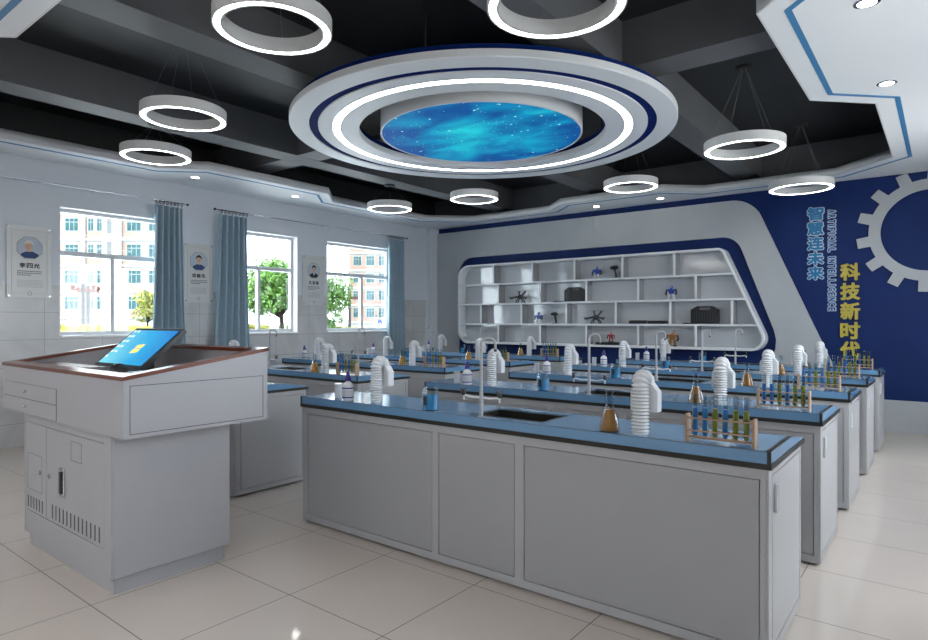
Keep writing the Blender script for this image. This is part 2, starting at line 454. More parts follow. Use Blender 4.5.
# grey raised band around the shelf
outer = round_poly([(XW+.10, .0), (-.80, .0), (-2.09, 3.035), (XW+.10, 3.035)], [0, 0, .42, 0])
inner = round_poly([(-7.25, .62), (-1.60, .62), (-2.30, 2.53), (-7.25, 2.53)], [.3, .45, .28, .30])
struct(curve_mesh([outer, inner], .05, 'xz', YB).build('trim_3', M['greypanel'], bevel=.006))
struct(MB().box(XW, XW+.02, YF, YB-.02, ZC+.095, ZS).build('trim_12', M['slab']))
# beams
for i, x in enumerate((-2.13, -4.14, -6.18)):
    struct(MB().box(x-.155, x+.155, YF, YB-.02, 3.30, ZS).build('trim_%d' % (4+i), M['beam']))
struct(MB().box(XW, XE, 4.52, 4.84, 3.302, ZS).build('trim_7', M['beam']))
struct(MB().box(XW, XE, .1, .42, 3.302, ZS).build('trim_8', M['beam']))
# soffit with stepped polygon opening (symmetric about x = -3.84)
half = [(.79, 8.315), (1.22, 8.72), (2.78, 8.72), (3.385, 8.15), (3.385, 6.05), (2.975, 5.64), (2.975, 3.86), (3.385, 3.45), (3.385, 1.55), (2.78, .92), (1.22, .92), (.76, 1.32)]
def mirror_loop(h): return [(-3.84+u, v) for u, v in h] + [(-3.84-u, v) for u, v in h[::-1]]
def offset_half(h, d):
    n = len(h); out = []
    full = mirror_loop(h); N = len(full)
    for i in range(n):
        p = Vector(full[i]); a = (p-Vector(full[i-1])).normalized(); c = (Vector(full[(i+1) % N])-p).normalized()
        na = Vector((-a.y, a.x)); nc = Vector((-c.y, c.x)); m_ = (na+nc).normalized()
        k = d/max(.3, m_.dot(na)); out.append(tuple((p+m_*k) - Vector((-3.84, 0))))
    return out
op = mirror_loop(half)
fas = mirror_loop(offset_half(half, .012))
rect = [(XW, YF), (XE, YF), (XE, YB-.0), (XW, YB-.0)]
rect = [(XW, YF), (XE, YF), (XE, YB), (XW, YB)]
soff = curve_mesh([rect, fas], .09, 'xy', ZC).build('ceiling', M['soffit']); struct(soff); soff.name = 'trim_9'
struct(curve_mesh([fas, op], .092, 'xy', ZC-.001).build('trim_10', M['fascia']))
b1 = mirror_loop(offset_half(half, .135)); b2 = mirror_loop(offset_half(half, .172))
struct(curve_mesh([b2, b1], .004, 'xy', ZC-.003).build('trim_11', M['blueline']))

# ================================================================== CEILING LIGHTS
DL = [(-7.31, 3.96, 'second'), (-7.31, 5.45, ''), (-4.264, 8.79, ''), (-3.257, 8.79, ''), (-.346, 4.10, ''), (-.346, 5.58, '')]
DLAB = ['round recessed downlight in the left soffit, nearer the camera above the first curtain',
        'round recessed downlight in the left soffit over the second window',
        'small downlight in the back soffit, left one over the wall shelf',
        'small downlight in the back soffit, right one over the wall shelf',
        'large bright recessed downlight at the top right edge of the photo',
        'recessed downlight in the right soffit beside the blue inlay, lower of two']
for (x, y, _), lab in zip(DL, DLAB):
    t = tag(empty('downlight', (x, y, ZC)), lab, 'ceiling light', 'recessed downlights')
    MB().annulus([(.048, -.006), (.048, .0), (.066, .0), (.066, -.004)], n=28).build('trim_ring', M['metal'], t, smooth=True)
    MB().lathe([(.047, -.004), (.047, .0)], n=28).build('lens', M['spot'], t)
proto = None
RING = [(-2.92, 2.03, 2.95, .317, 'large hanging ring lamp at the top left, nearest on that side'),
        (-1.527, 2.70, 2.91, .345, 'large hanging ring lamp cut by the top edge, right of the round ceiling feature'),
        (-4.77, 2.49, 2.95, .317, 'hanging ring lamp on the left below the big top left one'),
        (-6.09, 2.90, 2.95, .317, 'hanging ring lamp farthest left, in front of the white soffit'),
        (-1.45, 6.01, 2.91, .345, 'hanging ring lamp right of the round ceiling feature with visible round canopy'),
        (-1.35, 8.21, 2.91, .345, 'hanging ring lamp farthest right, in front of the navy wall'),
        (-2.98, 7.06, 2.95, .317, 'hanging ring lamp beyond the round ceiling feature, lower right of it'),
        (-4.90, 6.49, 2.95, .317, 'hanging ring lamp directly beyond the starry round screen'),
        (-6.28, 6.31, 2.95, .317, 'smallest hanging ring lamp, over the left windows near the corner')]
def ring_lamp(r, top):
    t = empty('ring_lamp')
    ri = r*.83; hh = .082
    MB().annulus([(ri, .0), (r*.865, .0), (r*.865, .012), (r*.972, .012), (r*.972, .0), (r, .0), (r, hh), (ri, hh)], n=72).build('housing', M['ringbody'], t, smooth=True)
    MB().annulus([(r*.867, .003), (r*.970, .003), (r*.970, .011), (r*.867, .011)], n=72).build('diffuser', M['ledring'], t)
    MB().lathe([(.075, top-.02), (.07, top-.024), (.075, top-.015), (.075, top)], n=24).build('canopy', M['blackrub'], t, smooth=True)
    for k in range(4):
        a = PI/4 + k*PI/2
        p = Vector((r*.92*math.cos(a), r*.92*math.sin(a), hh)); q = Vector((.02*math.cos(a), .02*math.sin(a), top-.02))
        MB().sweep([p, q], .0014, 6).build('cable', M['wire'], t)
    return t
for x, y, z, r, lab in RING:
    under = any(abs(x-bx) < .155 for bx in (-2.13, -4.14, -6.18))
    t = ring_lamp(r, (3.30 if under else ZS) - z); t.location = (x, y, z)
    tag(t, lab, 'ring lamp', 'hanging ring lamps')
# round ceiling feature: stepped ring with light strip
cx, cy, cz = -3.46, 4.70, 3.10
t = tag(empty('ceiling_ring', (cx, cy, cz)), 'huge white stepped ceiling ring with a glowing strip and navy groove', 'ceiling feature')
MB().annulus([(1.585, 0), (1.750, 0), (1.757, .006), (1.757, .055), (1.585, .055)], n=160).build('outer_ring', M['soffit'], t, smooth=True)
MB().annulus([(1.379, 0), (1.508, 0), (1.508, .055), (1.145, .055), (1.145, 0), (1.314, 0), (1.314, .012), (1.379, .012)], n=160).build('inner_ring', M['soffit'], t, smooth=True)
MB().annulus([(1.510, .010), (1.583, .010), (1.583, .054), (1.510, .054)], n=160).build('groove_inlay', M['navy_led'], t)
MB().annulus([(1.315, .002), (1.378, .002), (1.378, .011), (1.315, .011)], n=160).build('light_strip', M['ledstrip'], t)
MB().annulus([(1.16, .0555), (1.72, .0555), (1.72, .105), (1.16, .105)], n=160).build('backing_plate', M['navy_led'], t, smooth=True)
for k in range(8):
    a = k*PI/4 + .35; px_, py_ = 1.45*math.cos(a), 1.45*math.sin(a)
    wx = cx+px_; under = any(abs(wx-bx) < .15 for bx in (-2.13, -4.14, -6.18)) or 4.52 < cy+py_ < 4.84
    MB().lathe([(.012, .105), (.012, (3.30 if under else ZS)-cz)], (px_, py_, 0), 8).build('hanger_rod', M['blackrub'], t)
t = tag(empty('starry_ceiling_screen', (cx-.03, cy+.03, 3.105)), 'round glowing blue starfield screen in a deep white drum at the ring centre', 'ceiling screen')
MB().annulus([(.935, 0), (.951, 0), (.951, .195), (.935, .195)], n=128).build('drum', M['soffit'], t, smooth=True)
MB().lathe([(.934, .004), (.934, .02)], n=128).build('screen', M['nebula'], t)
MB().lathe([(.934, .18), (.934, .195)], n=64).build('mounting_plate', M['blackrub'], t)
# unseen panels added behind the camera as fill for the bench fronts
PLAB = ['left of the front row', 'middle of the front row', 'right of the front row', 'left of the back row', 'middle of the back row', 'right of the back row']
for i, (x, y) in enumerate(((-5.8, -1.1), (-3.6, -1.1), (-1.4, -1.1), (-5.8, -2.3), (-3.6, -2.3), (-1.4, -2.3))):
    t = tag(empty('fill_panel', (x, y, ZC)), 'flat white fill panel added behind the camera, ' + PLAB[i], 'ceiling light', 'added rear fill panels')
    MB().box(-.5, .5, -.32, .32, -.012, 0).build('fill_panel_frame', M['whitemetal'], t)
    MB().box(-.48, .48, -.30, .30, -.014, -.0125).build('lens', M['panel'], t)

# ================================================================== BACK WALL FEATURES
def shelf_x_right(z):   # inner edge of the slanting side
    return -2.40 + (2.30-z)*.43
t = tag(empty('wall_shelf', (-4.6, 9.09, .945)), 'long white wall shelf with brick pattern cells and slanting right side', 'shelf')
OX, OY, OZ = -4.6, 9.09, .945
oo = round_poly([(-7.10, .945), (-1.80, .945), (-2.42, 2.365), (-7.10, 2.365)], [.24, .17, .12, .24])
ii = round_poly([(-7.066, .977), (-1.850, .977), (-2.444, 2.332), (-7.066, 2.332)], [.215, .145, .095, .215])
Tm = Matrix.Translation((-OX, -OY, -OZ))
curve_mesh([oo, ii], .20, 'xz', 9.10).move(Tm).build('shelf_frame', M['shelfwhite'], t, bevel=.004)
curve_mesh([oo], .015, 'xz', 9.1).move(Matrix.Translation((0, .015, 0)) @ Tm).build('back_panel', M['glosswhite'], t)
curve_mesh([[(-6.9, 1.1), (-2.2, 1.1), (-2.6, 2.2), (-6.9, 2.2)]], .034, 'xz', 9.15).move(Tm).build('mounting_block', M['greypanel'], t)
LV = [1.293, 1.650, 2.0]
def inner_right(z):
    z0, z1 = .977, 2.332; return -1.850 + (z-z0)/(z1-z0)*(-2.444+1.850)
for z in LV:
    MB().box(-7.066, inner_right(z-.014)-.0, 8.905, 9.098, z-.014, z+.014).move(Tm).build('shelf_board', M['shelfwhite'], t)
rows = [(2.014, 2.332, (-6.302, -5.5, -4.705, -3.891, -3.095)), (1.664, 1.986, (-6.196, -5.346, -4.498, -3.641, -2.791)),
        (1.307, 1.636, (-6.576, -5.716, -4.857, -4.0, -3.154, -2.304)), (.977, 1.279, (-6.196, -5.346, -4.498, -3.641, -2.791))]
for z0, z1, xs in rows:
    for x in xs:
        MB().box(x-.016, x+.016, 8.905, 8.912, z0, z1, 0).box(x-.015, x+.015, 8.912, 9.098, z0, z1, 1).move(Tm).build('divider', [M['shelfwhite'], M['shelfshade']], t)
# items on the shelf
Z1, Z2, Z3, Z4 = 2.0145, 1.6645, 1.3075, .9775
def robot(name, main, lab, x, z, h=.20, rz=0.0, cat='toy robot'):
    t = tag(empty(name, (x, 9.0, z), rz), lab, cat)
    k = h/.20
    b = MB()
    for s in (-1, 1): b.box(s*.030*k-.016*k, s*.030*k+.016*k, -.028*k, .024*k, 0, .016*k)
    b.build('feet', M['black'] if main is not M['robotblue'] else M['white'], t, bevel=.002)
    for s in (-1, 1):
        MB().box(s*.028*k-.011*k, s*.028*k+.011*k, -.012*k, .012*k, .0165*k, .046*k).box(s*.026*k-.014*k, s*.026*k+.014*k, -.014*k, .014*k, .046*k, .078*k).build('leg', M['white'] if main is M['robotblue'] else main, t, bevel=.003)
    MB().prism([(-.026*k, .0785*k), (.026*k, .0785*k), (.046*k, .135*k), (.03*k, .145*k), (-.03*k, .145*k), (-.046*k, .135*k)], 'y', -.022*k, .022*k).build('torso', main, t, bevel=.004)
    for s in (-1, 1):
        MB().ball((s*.060*k, 0, .130*k), .016*k).build('shoulder', main, t, smooth=True)
        MB().sweep([(s*.062*k, 0, .118*k), (s*.072*k, -.006*k, .092*k), (s*.064*k, -.022*k, .066*k)], [.010*k, .011*k, .012*k], 8).build('arm', M['black'], t, smooth=True)
    MB().ball((0, -.002*k, .170*k), .024*k, 14).build('head', main, t, smooth=True)
    MB().box(-.016*k, .016*k, -.028*k, -.018*k, .164*k, .176*k).build('visor', M['white'] if main is not M['robotorange'] else M['shirt'], t)
    return t
robot('toy_robot', M['robotblue'], 'blue and white toy robot on the top shelf row', -4.355, Z1, .21)
robot('toy_robot', M['robotblue'], 'blue and white toy robot in the second row, right of centre', -3.17, Z2, .215)
robot('toy_robot', M['robotblue'], 'blue toy robot in the third row beside a black gadget', -5.425, Z3, .20)
def gadget(lab, x, z, k=1.0):
    t = tag(empty('handheld_controller', (x, 9.0, z), R(10)), lab, 'controller')
    MB().box(-.03*k, .03*k, -.022*k, .022*k, 0, .010*k).build('base', M['black'], t, bevel=.002)
    MB().prism([(.004*k, .0105*k), (.030*k, .0105*k), (.022*k, .06*k), (.012*k, .105*k), (-.014*k, .105*k), (-.004*k, .06*k)], 'y', -.012*k, .012*k).build('grip', M['black'], t, bevel=.004)
    MB().sweep([(-.055*k, 0, .125*k), (-.02*k, 0, .128*k), (.015*k, 0, .128*k), (.038*k, 0, .120*k)], [.014*k, .024*k, .024*k, .012*k], 12).build('head', M['black'], t, smooth=True)
gadget('black pistol-shaped handheld controller on the top shelf row', -4.051, Z1, 1.3)
gadget('black pistol-shaped handheld controller in the third shelf row', -5.113, Z3, 1.25)
def drone(lab, x, z):
    t = tag(empty('drone', (x, 8.99, z)), lab, 'drone'); t.scale = (1.25, 1.1, 1.35)
    MB().ball((0, 0, .075), .050, 14, sz=.60, sy=.7).build('body', M['dronegrey'], t, smooth=True)
    f = MB()
    for s in (-1, 1):
        f.sweep([(s*.02, -.02, .06), (s*.045, -.03, .03), (s*.055, -.03, .008)], .008, 6); f.sweep([(s*.02, .02, .06), (s*.045, .03, .03), (s*.055, .03, .008)], .008, 6)
        f.sweep([(s*.055, -.05, .006), (s*.055, .05, .006)], .006, 6)
    f.build('landing_gear', M['dronegrey'], t, smooth=True)
    for s in (-1, 1):
        for q in (-1, 1):
            zt = .055 if q < 0 else .135
            a = MB().sweep([(s*.03, q*.015, .078), (s*.075, q*.045, zt*.6+.035), (s*.125, q*.06, zt)] if q < 0 else [(s*.02, .01, .085), (s*.035, .03, .12), (s*.05, .05, zt)], [.014, .011, .012], 8)
            a.build('arm', M['dronegrey'], t, smooth=True)
            ex, ey = (s*.125, q*.06) if q < 0 else (s*.05, .05)
            MB().lathe([(.015, 0), (.015, .018), (.004, .022)], (ex, ey, zt-.004), 10).build('motor', M['dronegrey'], t, smooth=True)
            MB().prism([(ex-.045, ey-.004), (ex, ey-.007), (ex+.045, ey-.004), (ex+.045, ey+.004), (ex, ey+.007), (ex-.045, ey+.004)], 'z', zt+.018, zt+.021).build('rotor', M['greyplastic'], t)
drone('grey quadcopter drone in the second shelf row, near the left end', -5.788, Z2)
drone('grey quadcopter drone in the third shelf row, in front of a bright back panel', -4.366, Z3)
def case(lab, x, z, wd, hh):
    t = tag(empty('carry_case', (x, 9.0, z)), lab, 'case')
    w2 = wd/2
    sh = round_poly([(-w2, 0), (w2, 0), (w2, hh*.80), (w2*.55, hh), (-w2*.55, hh), (-w2, hh*.80)], [.01, .01, .03, .03, .03, .03])
    ho = round_poly([(-w2*.42, hh*.80), (w2*.42, hh*.80), (w2*.38, hh*.91), (-w2*.38, hh*.91)], [.008]*4)
    curve_mesh([sh, ho], .06, 'xz', .03).build('case_shell', M['black'], t, bevel=.006)
    r = MB()
    for k in range(9):
        u = -w2*.75 + k*w2*1.5/8; r.box(u-.005, u+.005, -.035, -.0305, hh*.12, hh*.66)
    r.build('ribs', M['greyplastic'], t)
    for s in (-1, 1): MB().box(s*w2*.6-.014, s*w2*.6+.014, -.036, -.0305, hh*.68, hh*.75).build('latch', M['black'], t)
case('black plastic carry case with a top handle in the second shelf row', -4.745, Z2, .36, .235)
case('black plastic carry case with a top handle in the third shelf row, at the right', -2.69, Z3, .385, .255)
def flat_box(name, lab, x0, x1, z, h, y0=8.94, y1=9.06):
    xm = (x0+x1)/2; t = tag(empty(name, (xm, (y0+y1)/2, z)), lab, 'flat device'); hw = (x1-x0)/2; hd = (y1-y0)/2
    MB().box(-hw, hw, -hd, hd, 0, h).build('body', M['black'], t, bevel=.004)
    MB().box(-hw+.02, hw-.02, -hd+.02, hd-.01, h, h+.004).build('top_plate', M['greyplastic'], t)
    return t
flat_box('flat_tray', 'thin black tray lying left of the carry case in the second row', -5.11, -4.935, Z2, .014)
flat_box('flat_tray', 'thin black tray lying left of the carry case in the third row', -2.99, -2.89, Z3, .014)
flat_box('black_device', 'low flat black device lying in the third shelf row, left of a second one', -3.80, -3.53, Z3, .05)
flat_box('black_device', 'low flat black device lying in the third shelf row, right of its twin', -3.51, -3.235, Z3, .045)
fb = flat_box('black_device', 'low flat black box under the red toy robot in the bottom row', -4.355, -3.955, Z4, .04)
robot('toy_robot', M['robotred'], 'red toy robot standing on a flat black box, bottom shelf row', -4.118, Z4+.0445, .165)
robot('toy_robot', M['robotorange'], 'orange and brown toy robot at the bottom row of the wall shelf', -3.154, Z4, .245, cat='toy robot')

# gear emblem
gc = (-.15, 2.43); N = 14
pts = []
for k in range(N):
    a0 = R(189 + k*360/N)
    for da, r in ((-.105, .605), (-.082, .735), (.082, .735), (.105, .605)):
        pts.append((gc[0]+r*math.cos(a0+da*1.0), gc[1]+r*math.sin(a0+da)))
    for q in (1, 2): 
        a = a0 + .105 + (2*PI/N-.21)*q/3; pts.append((gc[0]+.605*math.cos(a), gc[1]+.605*math.sin(a)))
hole = [(gc[0]+.482*math.cos(2*PI*i/72), gc[1]+.482*math.sin(2*PI*i/72)) for i in range(72)]
o = curve_mesh([pts, hole], .03, 'xz', 0).move(Matrix.Translation((-gc[0], 0, -gc[1]))).build('gear_emblem', M['greypanel'], loc=(gc[0], YB-.001, gc[1]))
tag(o, 'large grey toothed gear ring mounted on the navy wall at the right edge', 'wall emblem')
# lettering
t = tag(empty('wall_lettering', (-1.33, YB, 1.88)), 'vertical blue Chinese lettering with pale rims on the navy wall', 'wall lettering')
t0 = t.location
for i, ch in enumerate('智慧连未来'):
    zc = 2.842 - (i+.5)*.193
    c = (-1.335-t0.x, -.012, zc-t0.z)
    bold(ch, .205, .190, .010, .016, FACE_S, (c[0], -.006, c[2])).build('character_rim', M['textrim'], t)
    bold(ch, .187, .172, .010, .0068, FACE_S, (c[0], -.0165, c[2])).build('character', M['textblue'], t)
t = tag(empty('wall_lettering', (-1.15, YB, 1.46)), 'vertical ARTIFICIAL INTELLIGENCE lettering turned sideways on the navy wall', 'wall lettering')
rotv = FACE_S @ Matrix.Rotation(R(-90), 4, 'Z')
zt_ = .66 + .66; adv = 1.32/21.6
for ch in 'ARTIFICIAL INTELLIGENCE':
    wd = {'I': .022, ' ': .030}.get(ch, .050)
    if ch != ' ':
        bold(ch, wd+.010, .100, .010, .0115, rotv, (0, -.006, zt_-wd/2)).build('letter_rim', M['textrim'], t)
        bold(ch, wd-.006, .080, .010, .0035 if ch != 'I' else .003, rotv, (0, -.0165, zt_-wd/2)).build('letter', M['textblue2'], t)
    zt_ -= wd + .0142
t = tag(empty('wall_lettering', (-.95, YB, .87)), 'vertical gold Chinese lettering on the navy wall, under the gear', 'wall lettering')
t0 = t.location
for i, ch in enumerate('科技新时代'):
    zc = 2.095 - (i+.5)*.247
    bold(ch, .215, .220, .03, .0085, FACE_S, (0, -.017, zc-t0.z)).build('character', M['gold'], t)

# ================================================================== LEFT WALL: CURTAINS AND POSTERS
def curtain(lab, y0, y1, yb0, yb1, x=XW+.12, z0=.06, z1=2.80):
    b = MB(); n = 90; m = 14; vs = []
    for j in range(m+1):
        f = j/m; z = z1 + (z0-z1)*f
        a = y0+(yb0-y0)*f**1.5; c = y1+(yb1-y1)*f**1.5
        row = []
        for i in range(n+1):
            u = i/n
            amp = .036 + .014*f
            row.append(b.bm.verts.new((x + amp*math.sin(u*2*PI*5 + .6*math.sin(f*3+u*9)) + .008*math.sin(u*31+f*2), a+(c-a)*(u+.012*math.sin(u*2*PI*5+1.3)), z)))
        vs.append(row)
    for j in range(m):
        for i in range(n): b.bm.faces.new((vs[j][i], vs[j][i+1], vs[j+1][i+1], vs[j+1][i]))
    o = b.build('curtain', M['curtain'], smooth=True)
    s = o.modifiers.new('thick', 'SOLIDIFY'); s.thickness = .005
    return tag(o, lab, 'curtain', 'blue grey window curtains')
curtain('blue grey curtain behind the tilted monitor, leftmost of three', 3.67, 4.02, 3.57, 4.13)
curtain('blue grey curtain between the second poster and the middle window', 4.53, 4.95, 4.37, 5.06)
curtain('blue grey curtain beside the far window, nearest the room corner', 7.75, 8.15, 7.67, 8.26)
def rod(lab, y0, y1, gathers):
    x = XW+.11; t = tag(empty('curtain_rod', (x, y0, 2.86)), lab, 'curtain rod', 'curtain rods'); L = y1-y0
    MB().sweep([(0, 0, 0), (0, L, 0)], .009, 10).build('rod', M['metal'], t, smooth=True)
    for y in (0, L): MB().ball((0, y, 0), .018, 12).build('finial', M['greyplastic'], t, smooth=True)
    for y in (.12, L/2, L-.12):
        MB().box(-.11, -.008, y-.006, y+.006, -.006, .006).build('bracket', M['metal'], t)
    for a, c in gathers:
        for k in range(8):
            y = a + (c-a)*k/7 - y0
            bm_ = MB().annulus([(.020, -.003), (.026, -.003), (.026, .003), (.020, .003)], n=14)
            bm_.move(Matrix.Translation((0, y, -.014)) @ Matrix.Rotation(R(90), 4, 'X')).build('ring', M['greyplastic'], t)
rod('metal curtain rod with rings over the nearest window, running off the left edge', 1.9, 4.10, [(3.70, 4.02)])
rod('long metal curtain rod with rings spanning the middle and far windows', 4.48, 8.24, [(4.58, 4.96), (7.76, 8.14)])

def poster(lab, y0, y1, name, hair, suit, body_tw, side=0):
    z0, z1 = 1.60, 2.38; x = XW
    ym, zm = (y0+y1)/2, (z0+z1)/2; w2, h2 = (y1-y0)/2, (z1-z0)/2
    t = tag(empty('portrait_poster', (x, ym, zm)), lab, 'poster', 'scientist portrait posters')
    P = lambda d0, d1, a, b_, c, d: MB().box(d0, d1, a, b_, c, d)
    P(.014, .020, -w2, w2, -h2, h2).build('board', M['poster'], t, bevel=.001)
    for sy in (-1, 1):
        for sz in (-1, 1):
            MB().lathe([(.010, 0), (.010, .024)], n=12).move(Matrix.Translation((0.0, sy*(w2-.022), sz*(h2-.022))) @ Matrix.Rotation(R(90), 4, 'Y')).build('standoff_bolt', M['metal'], t)
    b = MB(); e = w2-.045; g = h2-.05; k = .0012
    b.box(.020, .0212, -e, e, g-k, g+k).box(.020, .0212, -e, -.04, -g-k, -g+k).box(.020, .0212, .04, e, -g-k, -g+k).box(.020, .0212, -e-k, -e+k, -g, g).box(.020, .0212, e-k, e+k, -g, g)
    b.build('border_line', M['greyink'], t)
    def octo(r, zc, n=8, off=PI/8, sy=1.0): return [(sy*r*math.cos(2*PI*i/n+off), zc+r*math.sin(2*PI*i/n+off)) for i in range(n)]
    zc = h2-.235; r0 = min(.130, w2*.68)
    b = MB().prism(octo(r0, zc), 'x', .0201, .0215); b.build('portrait_border', M['greyink'], t)
    bgm = MB().prism(octo(r0*.93, zc), 'x', .0216, .0222).build('portrait_background', M['portraitbg'], t)
    # bust in low relief
    MB().prism([(-r0*.66, zc-r0*.66), (-r0*.35, zc-r0*.86), (r0*.35, zc-r0*.86), (r0*.66, zc-r0*.66), (r0*.60, zc-r0*.50), (r0*.22, zc-r0*.30), (-r0*.22, zc-r0*.30), (-r0*.60, zc-r0*.50)], 'x', .0223, .0236).build('jacket', suit, t)
    MB().prism([(-r0*.13, zc-r0*.30), (0, zc-r0*.62), (r0*.13, zc-r0*.30)], 'x', .0237, .0242).build('shirt', M['shirt'] if suit is M['suit2'] else suit, t)
    MB().prism([(-r0*.10+side*.01, zc-r0*.34), (r0*.10+side*.01, zc-r0*.34), (r0*.12, zc-r0*.1), (-r0*.12, zc-r0*.1)], 'x', .0243, .0248).build('neck', M['skin'], t)
    MB().prism([(side*.012+r0*.27*math.cos(a), zc+r0*.14+r0*.36*math.sin(a)) for a in [2*PI*i/20 for i in range(20)]], 'x', .0249, .0262).build('face', M['skin'], t)
    hb = [(side*.006+r0*.33*math.cos(a), zc+r0*.22+r0*.42*math.sin(a)) for a in [PI*i/12 for i in range(13)]]
    hb += [(side*.010+r0*.24*math.cos(a), zc+r0*.26+r0*.14*math.sin(a)) for a in [PI*(1-i/8) for i in range(9)]]
    MB().prism(hb, 'x', .0262, .0272).build('hair', hair, t)
    b = MB()
    for s in (-1, 1): b.box(.0262, .0268, side*.016+s*r0*.11-.006, side*.016+s*r0*.11+.006, zc+r0*.18, zc+r0*.215)
    b.box(.0262, .0268, side*.016-.010, side*.016+.010, zc-r0*.07, zc-r0*.04).box(.0262, .0270, side*.018-.003, side*.018+.003, zc+r0*.02, zc+r0*.16)
    b.build('facial_features', M['redlogo'], t)
    for q, ch in enumerate(name):
        bold(ch, .058, .054, .0006, .0022, FACE_E, (.0212, (q-1)*.066, zc-r0-.062)).build('name_character', M['ink'], t)
    b = MB(); z = zc-r0-.125
    for k in range(3):
        u = -w2*.55
        while u < w2*.55 - (0 if k < 2 else w2*.5):
            b.box(.0201, .0210, u, u+.010, z-.0045, z+.0045); u += .0145
        z -= .021
    b.build('text_lines', M['ink'], t)
    b = MB(); z -= .035
    for k in range(6):
        u = -w2*.55
        while u < w2*.55: b.box(.0201, .0206, u, u+.006, z-.003, z+.003); u += .0105
        z -= .0145
    b.build('small_text_lines', M['greyink'], t)
    MB().annulus([(.016, -.0005), (.021, -.0005), (.021, .0005), (.016, .0005)], n=24).move(Matrix.Translation((.0207, 0, -h2+.05)) @ Matrix.Rotation(R(90), 4, 'Y')).build('emblem_ring', M['redlogo'], t)
poster('portrait poster of a white haired man, left of the nearest window', 2.165, 2.585, '李四光', M['hairwhite'], M['suit'], 0, -1)
poster('portrait poster of a dark haired man between the first two curtains', 4.10, 4.50, '邓稼先', M['hairblack'], M['suit'], 0)
poster('portrait poster of a man in a black suit between the middle and far windows', 5.99, 6.41, '孔宝煊', M['hairblack'], M['suit2'], 0)

